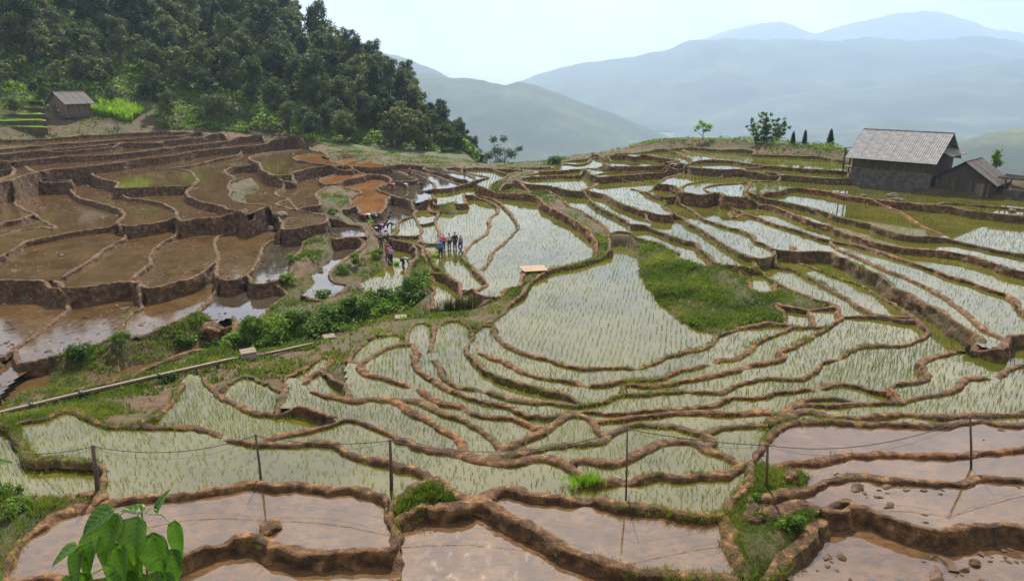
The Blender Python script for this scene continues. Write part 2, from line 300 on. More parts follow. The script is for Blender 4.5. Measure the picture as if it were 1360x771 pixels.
# plan of the field bunds: name, then crest points x,y,z in decimetres (camera at the origin)
BUND_PLAN = """
f1 -150,137,-287 -143,154,-305 -145,161,-285 -145,164,-276 -149,171,-274 -152,178,-273 -153,184,-273 -152,190,-272 -150,196,-272 -145,199,-272 -141,201,-271 -134,204,-271 -126,206,-271 -118,207,-271 -108,209,-271 -100,212,-271 -90,214,-271 -83,213,-271 -73,213,-271 -63,212,-271 -57,211,-271 -49,208,-271 -44,205,-271 -42,202,-272 -40,194,-273 -38,189,-273 -37,182,-274 -35,176,-275 -34,167,-278 -32,158,-280 -30,142,-281 -30,144,-284
f2 -147,166,-275 -145,165,-272 -138,165,-272 -132,166,-272 -124,165,-272 -114,165,-272 -109,166,-272 -104,169,-272 -101,173,-272 -98,176,-272 -95,179,-272 -91,181,-272 -89,182,-272 -86,184,-272 -80,184,-272 -73,180,-272 -66,178,-272 -59,177,-272 -52,177,-272 -46,177,-272 -36,178,-272 -36,180,-275
f4 -39,193,-273 -39,191,-271 -35,195,-271 -32,198,-271 -26,199,-271 -18,201,-271 -12,203,-271 -8,201,-271 -4,197,-271 0,193,-272 4,190,-272 8,186,-272 12,182,-272 16,178,-272 20,176,-272 25,174,-272 31,171,-272 35,169,-272 39,167,-272 43,167,-273 49,166,-273 54,166,-274 60,167,-274 64,166,-275 67,165,-275 65,159,-275 61,152,-276 61,155,-280
f5 -8,201,-271 -9,204,-271 -7,207,-271 -4,209,-271 0,209,-271 5,206,-270 12,205,-270 18,204,-270 22,203,-270 28,204,-270 32,203,-270 38,200,-270 42,199,-270 50,197,-270 55,195,-270 61,194,-270 70,196,-271
r1a -259,264,-282 -283,289,-305 -219,261,-275 -214,260,-274 -206,255,-273 -196,246,-272 -189,238,-271 -188,236,-271 -182,231,-271 -174,230,-271 -167,230,-271 -158,229,-271 -152,227,-271 -147,220,-271 -144,213,-271 -142,207,-271 -140,202,-271 -139,202,-271
r1b -226,223,-276 -188,214,-276 -174,210,-276 -165,206,-275 -158,204,-274 -152,205,-274 -147,207,-273 -144,209,-273 -142,207,-271
r2 -206,255,-273 -204,260,-274 -197,263,-274 -194,271,-276 -188,270,-275 -179,264,-273 -167,257,-271 -156,256,-271 -145,256,-271 -135,256,-271 -126,255,-271 -119,251,-271 -111,246,-271 -104,242,-271 -100,241,-270 -93,242,-270 -86,242,-270 -78,243,-270 -71,241,-270 -65,238,-270 -58,232,-270 -50,228,-270 -44,226,-270 -37,223,-270 -31,220,-270 -28,218,-270 -24,212,-270 -20,207,-270 -15,204,-270 -8,203,-270 -9,204,-271
r2b -27,218,-270 -32,212,-270 -36,207,-270 -40,203,-270 -41,200,-270 -42,202,-272
r3 -164,318,-303 -167,325,-308 -153,313,-297 -134,292,-282 -124,285,-282 -113,276,-279 -102,275,-278 -94,275,-277 -85,272,-275 -77,267,-274 -71,260,-270
w1 -167,325,-308 -165,321,-305 -156,292,-286 -155,278,-281 -156,268,-278 -156,256,-271
r4 -98,241,-270 -98,242,-271 -94,247,-271 -86,250,-270 -79,253,-270 -74,257,-270 -71,261,-270 -66,261,-270 -59,257,-270 -51,251,-270 -45,245,-270 -41,243,-270 -37,240,-270 -30,236,-270 -19,233,-270 -8,229,-270 0,227,-270 6,230,-270 11,230,-270 17,228,-270 21,224,-270 24,219,-269 27,215,-269 32,214,-269 38,215,-269 43,215,-269 48,217,-269 54,218,-269 59,216,-269 64,217,-269 73,218,-269 79,220,-269 85,224,-270 90,228,-270
r5 -153,314,-297 -144,307,-288 -143,318,-291 -140,326,-293 -134,326,-294 -130,323,-294 -121,317,-293 -110,307,-287 -105,295,-283 -103,281,-278 -103,273,-276 -104,275,-278
r6 -111,307,-287 -103,306,-284 -97,296,-280 -88,288,-276 -80,285,-275 -71,282,-274 -63,284,-274 -55,282,-274 -49,277,-274 -43,271,-273 -39,267,-273 -36,263,-273 -31,258,-273 -26,253,-273 -22,246,-272 -20,241,-272 -19,233,-270
r7 -103,306,-284 -105,312,-291 -102,321,-293 -99,331,-296 -102,349,-301 -102,362,-302 -108,367,-302 -113,350,-302 -118,335,-300 -110,307,-287
r7c -99,331,-296 -88,315,-288 -80,305,-282 -76,293,-279 -72,282,-274
r8a -88,340,-293 -79,338,-285 -73,351,-286 -65,362,-287 -55,363,-286
r8b -87,340,-293 -92,362,-303 -92,379,-305 -89,393,-306 -82,402,-305 -71,405,-305 -65,396,-304 -56,363,-286
w2! -88,340,-293 -85,324,-290 -80,304,-284 -76,293,-281 -75,290,-278
r9 -79,338,-285 -77,328,-284 -74,321,-283 -63,315,-282 -55,310,-282 -47,305,-282 -40,296,-282 -34,288,-282 -28,286,-282 -23,284,-282 -21,281,-282 -15,276,-282 -8,274,-282 0,273,-280 6,268,-279 12,262,-277 13,254,-272
r10 -56,363,-286 -52,351,-285 -52,340,-284 -49,329,-284 -43,320,-284 -37,312,-284 -31,305,-284 -25,299,-284 -17,292,-283 -9,288,-283 -2,285,-282 0,283,-282 3,280,-282 8,276,-282 17,275,-282 23,278,-282 29,279,-282 38,280,-282 47,279,-282 54,281,-282 63,282,-282 72,283,-282 81,285,-282 92,288,-282 100,293,-282 104,296,-282 113,296,-282 120,297,-282 131,302,-282 141,305,-282 148,306,-282 156,309,-282 163,310,-282 169,307,-281 172,302,-281 178,300,-280 187,305,-280 195,307,-279 203,310,-278 208,323,-279 212,330,-279 221,339,-279 230,343,-276 238,346,-275 245,344,-273 251,337,-271 258,338,-269 266,348,-267 274,354,-267 280,355,-267 331,360,-264 402,446,-265
r11 -65,396,-304 -65,398,-304 -65,413,-304 -63,422,-303 -57,424,-302 -51,418,-300 -47,400,-297 -46,383,-295 -46,368,-294 -42,352,-290 -39,335,-286 -35,320,-284 -30,312,-284 -25,307,-284 -15,304,-284 -11,303,-284 -4,297,-283 0,293,-283 7,291,-283 16,290,-283 23,288,-283 29,286,-283 36,289,-283 43,291,-283 48,296,-283 53,299,-283 62,299,-283 73,301,-283 82,303,-283 86,302,-283 95,301,-283 101,302,-283 106,307,-283 106,306,-283
r11b -52,343,-284 -53,346,-287 -50,347,-288 -47,350,-288 -42,352,-290
r12 -49,411,-299 -48,405,-296 -43,417,-296 -36,419,-295 -29,412,-295 -25,397,-295 -23,380,-294 -25,368,-293 -22,354,-292 -16,340,-291 -10,330,-290 0,322,-290 7,317,-290 14,312,-290 23,308,-289 29,303,-288 33,293,-287 32,287,-283
r13 -23,379,-294 -19,364,-293 -12,354,-292 -6,347,-291 0,341,-291 6,332,-290 15,327,-290 24,324,-290 31,320,-290 38,317,-290 47,318,-290 59,322,-290 69,322,-290 77,325,-290 86,332,-290 95,337,-290 104,343,-290 112,348,-290 121,350,-290 132,360,-290 141,373,-290 151,382,-290 162,390,-290 172,400,-289 180,400,-289 190,397,-288 188,390,-286
r14 -25,397,-295 -24,396,-294 -19,408,-294 -13,408,-294 -10,396,-294 -6,382,-294 0,371,-294 8,362,-294 17,357,-294 25,350,-294 30,345,-294 38,342,-294 49,343,-294 59,343,-294 67,342,-294 71,345,-294 77,349,-294 85,358,-294 93,362,-294 103,368,-294 112,372,-294 118,382,-294 122,390,-294 130,396,-294 140,403,-294 152,408,-294 161,411,-294 168,410,-294 172,409,-291
r15 -20,406,-294 -20,410,-297 -14,422,-298 -7,438,-299 -2,455,-299 7,478,-298 12,498,-298 18,515,-298 27,535,-297 36,547,-296 47,555,-295 60,564,-295 71,576,-293 80,589,-290 86,601,-287 90,620,-284 92,642,-282
r16! 90,619,-284 92,633,-289 106,637,-286 113,616,-288 112,596,-291 109,573,-294 104,544,-296 102,509,-298 103,473,-299 105,441,-300 107,437,-300 110,424,-300 116,410,-300 123,401,-298 122,390,-294
s1 -65,899,-288 -49,905,-292 -39,896,-294 -26,869,-297 -17,830,-297 -18,798,-297 -25,759,-297 -25,690,-297 -36,649,-297 -42,616,-297 -43,591,-297 -34,556,-297 -25,528,-295 -20,505,-297 -21,494,-299 -27,483,-296
s2 -48,905,-293 -47,911,-295 -39,908,-294 -25,888,-294 -15,854,-294 -6,813,-294 1,775,-294 2,763,-294 6,706,-294 -7,643,-294 -17,601,-295 -21,560,-295 -25,541,-295 -30,544,-295 -31,545,-296
s3 -50,947,-284 -31,911,-275 -20,899,-278 -7,892,-281 0,889,-283 17,883,-284 31,870,-284 37,817,-284 48,774,-284 57,747,-284 66,719,-284 72,687,-284 76,658,-284 78,629,-284 76,603,-287 73,585,-291 63,570,-294 49,556,-295 36,549,-295 29,544,-295 18,543,-295 9,525,-295 5,496,-295 4,494,-295 -4,488,-295 -7,475,-295 -13,467,-301
s3b! -50,947,-284 -47,912,-288 -48,905,-293
s4 -27,483,-296 -21,471,-295 -13,467,-301
s4b -39,496,-305 -33,497,-302 -27,491,-300 -26,484,-296
s5 -66,550,-310 -57,544,-303 -48,529,-301 -41,511,-303 -39,492,-305 -36,477,-308 -30,465,-311
s6 -30,465,-311 -23,458,-304 -18,464,-302 -12,467,-301
s7 -66,550,-310 -62,522,-314 -60,498,-314 -57,471,-314 -48,466,-313 -38,466,-311 -30,465,-311
s8a -85,643,-304 -86,643,-304 -78,620,-303 -72,595,-301 -65,568,-300 -57,551,-300 -56,540,-301 -55,542,-302
s8b -76,590,-303 -76,589,-301 -71,593,-300
s8d -96,656,-306 -95,658,-305 -87,641,-304 -81,614,-304 -76,591,-303 -72,567,-304 -66,550,-310
s9 -124,681,-307 -108,666,-304 -97,658,-306 -91,633,-307 -86,610,-313 -90,591,-317 -88,565,-319 -86,530,-319 -88,512,-319 -94,497,-319 -102,491,-319 -109,506,-319 -117,524,-319 -127,544,-322
s9b! -127,543,-322 -122,568,-318 -115,588,-315 -115,610,-313 -122,645,-310 -123,666,-308 -124,682,-307
t1 -119,711,-298 -125,739,-298 -122,766,-298 -114,786,-298 -116,819,-298 -113,796,-298 -115,824,-296 -119,840,-296 -115,814,-287
t2 -157,745,-299 -142,701,-297 -134,683,-299 -124,681,-307
t2b! -157,745,-299 -143,710,-303 -140,729,-301 -140,762,-297 -143,804,-292 -147,834,-289 -148,757,-283
t3 -119,711,-298 -119,684,-299 -107,680,-300 -98,679,-300 -93,685,-300 -97,719,-300 -102,742,-300 -101,736,-298
t3b -118,684,-299 -123,680,-306
t3c -93,685,-300 -91,668,-303 -93,654,-304 -93,654,-305
t4 -114,793,-298 -111,781,-298 -101,736,-298 -90,742,-298 -85,753,-298 -86,780,-297 -86,805,-296 -90,798,-296 -98,816,-293 -102,855,-291
t5 -85,753,-298 -75,704,-300 -72,676,-300 -73,650,-301 -81,649,-301 -88,659,-302 -93,685,-300
t5b -81,649,-301 -85,643,-304 -85,639,-304
t5c -73,650,-301 -66,625,-300 -71,610,-300 -71,593,-300
u1 -192,1066,-261 -202,1117,-271 -184,1154,-279 -169,1156,-279 -164,1153,-279 -140,1141,-276 -105,1123,-271 -79,1107,-272 -78,1093,-272
u2 -164,1112,-279 -164,1125,-278 -146,1102,-277 -125,1065,-274 -107,1038,-277 -88,996,-277 -74,969,-278 -68,962,-278 -69,960,-278
u3 -143,1143,-276 -139,1107,-272 -117,1076,-272 -99,1047,-272 -88,1025,-272 -78,999,-272 -67,989,-273 -58,975,-275
u4 -109,1125,-272 -107,1107,-271 -97,1082,-271 -77,1058,-272 -65,1035,-272 -56,1008,-272 -52,985,-274
u5 -79,1104,-272 -77,1088,-272 -70,1070,-272 -53,1041,-272 -39,1025,-272 -34,1013,-274
u6 -163,1125,-278 -165,1117,-279 -160,1090,-278 -145,1067,-278 -130,1033,-278 -114,987,-279 -108,967,-279 -105,943,-279 -109,919,-280 -121,904,-284
u7 -196,1072,-262 -181,1078,-266 -168,1065,-270 -152,1025,-270 -137,993,-270 -142,971,-270 -155,966,-273 -170,971,-275 -180,964,-278 -182,931,-280
u8 -106,936,-279 -103,922,-279 -93,922,-279 -83,930,-279 -76,944,-279 -68,963,-277 -59,975,-275 -52,985,-274 -45,992,-273 -34,1014,-274
u8b! -34,1013,-274 -42,986,-278 -47,963,-282 -50,947,-284
u8c! -103,922,-279 -102,905,-286 -98,849,-283
u11 -182,931,-280 -172,907,-280 -160,889,-280 -150,869,-280 -141,858,-281 -131,846,-282 -122,831,-286 -116,812,-287 -110,831,-286 -101,837,-283 -95,850,-281 -101,873,-287
u11b! -122,904,-284 -110,891,-286 -102,877,-288 -99,868,-286
u12 -98,849,-283 -93,829,-285 -83,829,-287 -74,846,-288 -70,855,-288 -68,835,-288 -57,839,-288 -59,865,-288 -63,896,-288 -64,901,-288
u12b! -70,855,-288 -79,885,-289 -84,908,-286 -75,928,-285 -77,942,-279
u12c! -65,899,-288 -57,908,-288 -50,924,-286 -50,947,-284
u12d! -68,836,-288 -67,802,-297 -79,801,-297 -102,856,-291
u12e! -67,802,-297 -64,764,-299 -69,848,-293 -67,783,-298 -70,730,-301 -67,670,-304 -66,625,-300
u14 -195,789,-290 -189,790,-285 -183,805,-284 -174,782,-283 -168,760,-283 -156,758,-283 -148,757,-283 -147,778,-283 -149,814,-283 -155,842,-283 -154,869,-282 -150,872,-281 -149,867,-280
u14b! -195,789,-290 -182,765,-294 -177,750,-296 -180,763,-294 -169,742,-298 -157,745,-299
u15 -239,938,-269 -237,936,-275 -223,931,-279 -212,923,-282 -199,911,-282 -198,874,-282 -199,844,-282 -190,815,-283 -189,789,-285
u16 -248,928,-275 -237,939,-269 -235,965,-268 -222,995,-268 -211,1041,-271 -205,1039,-275
u17 -205,1039,-275 -219,1040,-264 -234,1052,-257 -245,1057,-251 -254,1057,-247 -273,1080,-245 -289,1115,-245
u18 -206,1040,-275 -190,1033,-272 -173,993,-272 -171,966,-275 -172,971,-276
u19 -238,1038,-251 -245,1070,-258 -227,1063,-255 -210,1053,-255 -192,1066,-261
u20 -237,1029,-247 -242,1057,-260 -253,1047,-265 -264,1025,-267 -269,988,-268 -267,960,-268 -249,929,-268 -237,939,-269
u22 -360,1150,-245 -340,1111,-245 -326,1102,-245 -306,1077,-245 -281,1056,-245 -256,1034,-246 -237,1029,-247
u24! -289,1114,-245 -286,1175,-237 -269,1195,-237 -251,1135,-248 -238,1168,-245 -227,1126,-252 -197,1090,-260 -196,1071,-262
d1 -989,1145,-195 -867,1171,-196 -853,1175,-195 -819,1174,-195 -800,1196,-195 -780,1219,-194 -765,1252,-192 -741,1274,-191 -720,1298,-190 -703,1312,-189 -670,1336,-188 -647,1347,-187 -643,1333,-188 -608,1338,-190 -609,1341,-191
d2 -931,1072,-214 -770,1036,-197 -762,1046,-197 -750,1087,-197 -733,1126,-196 -707,1153,-196 -686,1194,-195 -663,1235,-194 -645,1260,-193 -614,1298,-192 -609,1341,-191 -596,1360,-191 -574,1322,-197 -572,1318,-200
d3 -850,975,-222 -912,1048,-227 -740,994,-204 -733,1005,-204 -707,1052,-204 -679,1105,-204 -665,1154,-204 -649,1186,-205
d4 -912,1048,-227 -850,976,-222 -739,990,-216 -730,998,-216 -717,1036,-215 -694,1061,-215 -674,1096,-214 -654,1133,-212 -649,1186,-205 -608,1185,-204 -596,1231,-202 -580,1275,-200 -569,1335,-200 -559,1368,-201 -535,1327,-206 -527,1308,-212
d5 -831,949,-246 -709,946,-231 -700,955,-230 -690,979,-229 -680,1008,-228 -668,1033,-228 -643,1045,-221 -616,1065,-220 -596,1105,-219 -586,1140,-216 -577,1166,-216 -569,1196,-214 -546,1249,-211 -529,1301,-212 -515,1355,-213 -496,1397,-213 -482,1371,-218 -466,1329,-224
d6 -683,980,-231 -646,935,-232 -626,920,-237 -623,945,-239 -604,960,-235 -591,985,-232 -578,1030,-231 -571,1055,-230 -561,1088,-230 -547,1101,-230 -542,1160,-230 -529,1207,-229 -504,1260,-226 -473,1307,-225 -455,1367,-224 -430,1403,-226 -408,1369,-233 -384,1321,-242
d7 -510,1039,-252 -502,1056,-252 -494,1097,-252 -490,1165,-250 -480,1212,-242 -483,1240,-236 -493,1280,-227 -491,1279,-225
d8 -398,1094,-252 -429,1144,-248 -443,1189,-246 -437,1234,-244 -415,1277,-242 -384,1321,-242 -370,1289,-245 -335,1223,-244
d8b! -335,1224,-244 -323,1195,-228 -315,1159,-234 -289,1114,-245
d9 -373,938,-260 -408,999,-260 -426,1035,-259 -430,1074,-259 -415,1092,-256 -398,1094,-252 -358,1000,-248 -340,971,-258
d10a -360,1150,-245 -357,1184,-244 -335,1223,-244 -306,1161,-241 -289,1114,-245
d11 -338,969,-258 -332,955,-254 -318,945,-250 -304,951,-249 -307,971,-249 -303,1000,-249 -296,1029,-249 -286,1045,-247 -275,1054,-247 -270,1045,-246 -271,1046,-245
d12 -340,971,-258 -329,956,-261 -308,934,-268 -303,919,-274 -302,881,-275 -289,855,-275 -271,835,-275 -275,803,-277 -270,793,-277 -256,777,-277 -239,760,-277 -220,746,-278 -200,730,-282 -198,729,-283 -186,731,-288 -168,723,-295 -160,720,-300 -150,701,-302 -146,675,-302
d12b -308,934,-268 -291,926,-260 -307,971,-249
d12c -271,835,-275 -239,760,-277
u23 -239,760,-277 -239,761,-277 -237,771,-276 -229,781,-276 -221,787,-275 -227,815,-275 -238,848,-275 -249,879,-275 -249,904,-275 -248,928,-275
u23b! -221,787,-275 -214,786,-289 -204,753,-294 -198,728,-283
d15 -373,938,-260 -373,917,-260 -357,872,-260 -341,840,-260 -332,810,-260 -312,773,-260 -291,751,-261 -274,744,-262 -260,737,-263 -257,726,-264 -261,735,-267
d15b! -373,938,-260 -366,978,-258 -340,922,-268 -344,887,-271 -318,823,-279 -297,757,-261
d16 -510,1039,-252 -467,1009,-253 -435,952,-253 -411,907,-253 -403,871,-256 -396,840,-260 -381,810,-260 -361,782,-260 -333,752,-261 -313,737,-261 -294,712,-262 -289,709,-268 -282,707,-269
d17 -487,850,-257 -485,846,-255 -458,851,-253 -435,855,-253 -423,858,-253 -401,868,-254 -403,869,-256
d18 -592,982,-232 -597,992,-235 -586,971,-245 -558,938,-253 -530,912,-253 -505,890,-253 -487,850,-257 -475,843,-261 -459,825,-270 -437,816,-275 -406,793,-275 -377,760,-275 -358,732,-275 -353,721,-275 -348,705,-275 -351,712,-277
d19 -626,920,-237 -615,932,-241 -599,934,-247 -593,935,-257 -583,913,-263 -562,884,-277 -533,848,-277 -506,826,-277 -469,794,-277 -437,764,-277 -418,738,-277 -416,732,-277 -401,692,-278 -394,680,-278 -397,686,-280
d20 -683,980,-231 -640,929,-233 -621,914,-246 -623,908,-257 -619,878,-260 -607,841,-260 -605,816,-260 -604,797,-261 -671,754,-275
d20b -623,908,-257 -626,911,-258 -599,911,-258 -584,916,-258 -588,922,-261
d21 -829,949,-232 -729,972,-241 -723,985,-245 -706,978,-245 -684,957,-249 -648,904,-249 -633,869,-249 -626,847,-249 -624,826,-249 -706,797,-271
d22 -607,841,-260 -601,835,-275 -583,807,-278 -551,773,-278 -525,750,-279 -510,735,-282 -480,707,-285 -463,692,-285 -462,682,-285
d23 -575,637,-286 -522,678,-278 -521,693,-278 -516,709,-278 -518,738,-278 -524,749,-279
d24 -541,596,-291 -492,636,-285 -490,649,-285 -488,673,-285 -478,692,-285 -462,682,-285
d25 -470,510,-308 -428,547,-286 -434,570,-286 -442,600,-286 -449,630,-285 -440,649,-285 -431,670,-285 -417,678,-284 -404,690,-282 -380,673,-278 -365,688,-278 -356,702,-277 -350,711,-277 -332,686,-277 -330,688,-277 -318,703,-277 -295,704,-271 -282,707,-269 -267,689,-269 -263,711,-269 -260,735,-267 -247,722,-274 -235,695,-277 -232,691,-285 -223,659,-284
d27 -268,689,-269 -280,716,-281 -287,697,-291 -296,683,-300 -286,650,-301 -272,620,-301 -258,589,-301 -256,566,-301 -254,536,-301 -260,523,-301 -266,510,-301 -270,506,-301 -275,500,-301 -288,514,-306
d28 -223,659,-284 -235,670,-293 -236,645,-301 -226,599,-301 -218,567,-302 -216,540,-302 -221,525,-304 -236,532,-312
d29 -223,659,-284 -212,659,-279 -202,674,-278 -189,689,-278 -193,714,-277 -197,729,-283
d30 -189,689,-278 -186,678,-289 -197,665,-294 -202,653,-302 -197,629,-305 -197,595,-305 -188,575,-305 -183,540,-307 -187,528,-308 -201,520,-308 -216,543,-304 -216,541,-302
d31 -187,678,-289 -175,667,-302 -162,672,-302 -146,675,-302
d32 -175,659,-305 -162,674,-310 -149,669,-310 -146,651,-314 -152,626,-315 -155,593,-315 -154,564,-315 -144,544,-315 -133,537,-316 -135,516,-316 -143,498,-316 -163,508,-328
d32b! -163,508,-328 -164,524,-323 -163,547,-316 -170,560,-313 -174,585,-311 -173,633,-307 -175,660,-305
d33 -201,519,-308 -194,531,-314 -175,514,-317 -178,500,-320 -179,485,-320 -177,467,-320 -180,459,-321 -190,452,-321 -207,457,-321 -224,474,-322 -230,482,-322
d34 -259,589,-301 -236,532,-312 -235,517,-318 -231,502,-323 -230,480,-322 -232,465,-321 -236,450,-320 -242,435,-320 -247,424,-322 -264,440,-324
d35 -483,526,-304 -402,510,-294 -392,510,-294 -370,510,-295 -358,509,-296 -345,497,-301 -334,494,-309 -327,484,-315 -325,481,-316 -323,466,-321 -317,438,-322 -315,419,-322 -314,405,-321 -311,390,-321 -310,379,-322 -331,344,-323
d36 -358,509,-296 -358,510,-296 -349,510,-296 -335,497,-298 -323,500,-298 -311,507,-299 -298,517,-299 -287,514,-306
d37 -347,509,-296 -348,510,-296 -355,544,-294 -360,573,-294 -369,611,-294 -375,642,-294 -376,659,-289 -395,685,-280 -395,684,-280
d38 -287,514,-306 -299,526,-299 -303,551,-298 -306,568,-298 -324,603,-298 -334,638,-298 -337,664,-298 -336,688,-293 -331,686,-277
d39 -288,514,-306 -280,497,-314 -274,484,-319 -276,476,-323 -278,479,-323 -270,455,-324 -264,440,-324
d40 -314,406,-321 -295,383,-323 -288,386,-323 -278,397,-322 -273,404,-321 -267,410,-321 -263,424,-321 -264,440,-324
d41! -237,343,-320 -248,373,-341 -246,393,-346 -239,406,-345 -231,411,-344 -222,417,-343 -229,427,-344 -214,441,-343 -208,459,-339 -198,466,-337 -189,445,-321
d41b -237,343,-320 -223,348,-320 -215,356,-320 -212,367,-321 -207,376,-321 -204,390,-321 -200,398,-321 -192,402,-321 -188,413,-321 -186,432,-321 -190,448,-322 -199,467,-337
d42! -283,289,-305 -259,264,-282 -274,329,-321 -282,348,-331 -289,372,-343 -288,386,-347 -280,389,-347 -274,375,-343 -271,362,-338 -272,348,-332 -263,323,-318 -256,307,-309 -249,253,-278
g1 2,962,-279 19,916,-265 39,904,-265 57,884,-265 69,862,-267 81,853,-270
g1b! 2,962,-279 0,939,-282 -4,921,-285 -7,892,-281
g1c 0,940,-282 22,901,-277 47,886,-277 58,851,-277 66,788,-277 78,750,-277 87,703,-278 93,665,-279 92,642,-282
g2 8,952,-264 9,946,-264 15,960,-262 39,963,-258 62,972,-258 94,974,-257
g3 2,962,-279 6,946,-267 11,961,-262 24,983,-257 35,994,-254 49,1015,-251 59,1026,-250 61,1063,-255
g3c 35,1023,-261 14,1046,-265 -1,1030,-270 -15,983,-273 -26,949,-273 -31,910,-275
g3d 22,961,-261 23,961,-260 10,961,-263 7,944,-269 -9,944,-272 -18,900,-279 -17,896,-279
g3b 42,1006,-253 41,994,-251 67,996,-250 91,1016,-250 115,1026,-248 126,1030,-245 134,1035,-242 140,988,-238 146,984,-239 146,988,-240
g4 104,1008,-254 103,1009,-253 122,1004,-248 139,990,-242 157,987,-238 190,992,-235 210,998,-232 240,1003,-225
g5 72,1082,-251 71,1067,-249 83,1083,-248 102,1068,-247 121,1106,-248 132,1157,-250 148,1163,-249 151,1091,-237 149,1049,-236 142,1040,-239 126,1030,-245
g6 153,1106,-239 161,1089,-230 174,1088,-223 185,1060,-224 192,1066,-224 199,1089,-223 213,1082,-222 219,1058,-222 232,1035,-222 240,1003,-225 228,995,-228 217,988,-232
g6b -79,1107,-272 -78,1102,-273 -57,1111,-273 -31,1100,-273 -9,1068,-266 21,1041,-261 35,1023,-261
g6c -31,1100,-273 -15,1055,-269 0,1034,-271 0,1031,-270
g6d 1,1059,-264 0,1052,-261 20,1043,-261 36,995,-254
g7a 109,944,-246 139,966,-246 167,971,-244 168,972,-244 193,981,-244 214,980,-239 217,988,-232 221,969,-228 229,963,-231 236,952,-233
g7b 118,921,-247 150,939,-246 181,953,-246 163,943,-246 186,959,-246 211,968,-244 240,974,-240 235,953,-233
g8 94,974,-257 105,1007,-253 109,944,-246 118,921,-247 131,931,-250 149,930,-255 164,921,-260 173,901,-261
g9 80,853,-270 91,867,-263 106,890,-261 110,911,-257 118,921,-247
g10 80,852,-270 90,858,-266 98,843,-262 110,823,-262 115,787,-262 122,754,-262 129,738,-262 136,719,-262 143,710,-262 147,696,-262 161,694,-262 166,715,-264
g11 80,853,-270 89,850,-270 93,809,-272 97,765,-272 104,734,-272 111,709,-272 116,685,-272 115,677,-272 117,669,-273 130,667,-274 138,654,-275 142,641,-276 149,620,-276 156,606,-276 162,596,-276 160,573,-276 161,553,-276 161,529,-276 163,525,-279
g12 149,866,-261 158,853,-261 163,838,-261 156,849,-260 161,822,-258 165,795,-256 174,783,-255 188,791,-257
g12b 161,822,-258 172,843,-252 182,859,-247 190,877,-242 203,905,-242 220,927,-241 236,950,-241 236,952,-233
g12c 181,856,-248 179,844,-244 190,835,-243 195,818,-242 198,809,-242 193,776,-242
g12d 188,791,-257 193,776,-242
g13 236,952,-233 240,965,-227 245,937,-225 262,923,-225 279,915,-225 302,921,-226 309,903,-226 320,885,-227 342,866,-227 362,848,-227 383,835,-227 405,833,-230
g14 239,965,-227 251,979,-221 269,992,-219 286,999,-218 306,995,-219 319,978,-219 326,955,-219 339,935,-219 337,930,-219 354,920,-219 372,902,-219 393,891,-219 410,880,-221 423,872,-223 404,833,-230
g14b 339,935,-219 325,933,-223 308,926,-225 302,921,-226
g15 256,1149,-220 255,1150,-220 259,1086,-218 259,1046,-218 258,1015,-218 251,979,-221
g16 279,1152,-218 281,1094,-218 290,1061,-218 297,1038,-218 289,999,-218
g17 -3,1062,-265 -3,1084,-261 58,1062,-256 68,1074,-252 85,1113,-247 116,1125,-248 138,1194,-256 153,1106,-239 163,1105,-233 177,1106,-225 213,1125,-222 232,1141,-222 257,1149,-220 279,1151,-218 303,1153,-219 320,1135,-219 336,1126,-219 360,1118,-219 378,1092,-219 364,1059,-219 393,1048,-219 420,1032,-219 445,1013,-219 461,955,-219 423,872,-223
g18 198,809,-242 212,840,-242 236,864,-242 262,894,-241 284,917,-240 298,918,-236 310,932,-230 305,917,-226
g19 227,775,-244 222,792,-242 226,813,-242 238,831,-242 259,843,-242 285,852,-240 307,857,-239 320,853,-238 334,865,-238 337,887,-235 325,891,-233 325,898,-230 321,884,-227
g20 255,744,-250 265,783,-239 282,825,-239 295,855,-240
g21 193,776,-242 201,770,-242 211,759,-242 227,776,-244 234,771,-246 233,752,-247 247,747,-249 256,744,-250 265,745,-251 266,734,-253 274,730,-255 278,715,-255 280,690,-255 281,666,-255 285,641,-255 291,624,-256 292,597,-256 297,574,-256 301,554,-256 310,540,-256 317,534,-256 331,529,-256 342,522,-256 350,507,-256 353,485,-256 358,467,-256 391,433,-256 538,613,-253
g22 264,781,-240 265,766,-241 271,756,-243 277,749,-245 287,735,-247 295,711,-247 303,695,-247 307,670,-247 311,644,-247 318,626,-247 324,610,-247 321,603,-247 327,572,-247 335,563,-248 350,562,-249 361,558,-250 371,541,-252 379,524,-252 388,509,-252 429,480,-252 609,699,-247
g23 233,752,-247 235,745,-254 238,729,-256 243,714,-263 244,690,-263 247,687,-263 253,653,-263 262,628,-263 268,600,-264 273,584,-264 277,577,-263 286,568,-262 293,556,-262 296,543,-262 299,526,-263 302,513,-264 306,500,-264 307,482,-264 309,466,-264 314,458,-264 315,444,-264 318,432,-264 321,426,-264 315,410,-264 306,392,-264 321,348,-264 379,418,-267
g24 188,791,-257 188,775,-260 191,755,-265 193,725,-266 192,690,-266 199,665,-266 203,650,-266 213,629,-266 216,609,-266 212,587,-266 215,573,-266 217,556,-266 226,551,-266 237,548,-266 251,551,-266 260,543,-266 259,529,-266 261,514,-266 262,492,-266 264,479,-266 262,463,-267 258,445,-267 260,434,-267 259,417,-267 259,399,-267 257,381,-267 257,367,-267 256,357,-267 255,350,-267 244,341,-267 245,345,-273
g24b 230,725,-266 224,693,-266 234,703,-265 243,713,-264
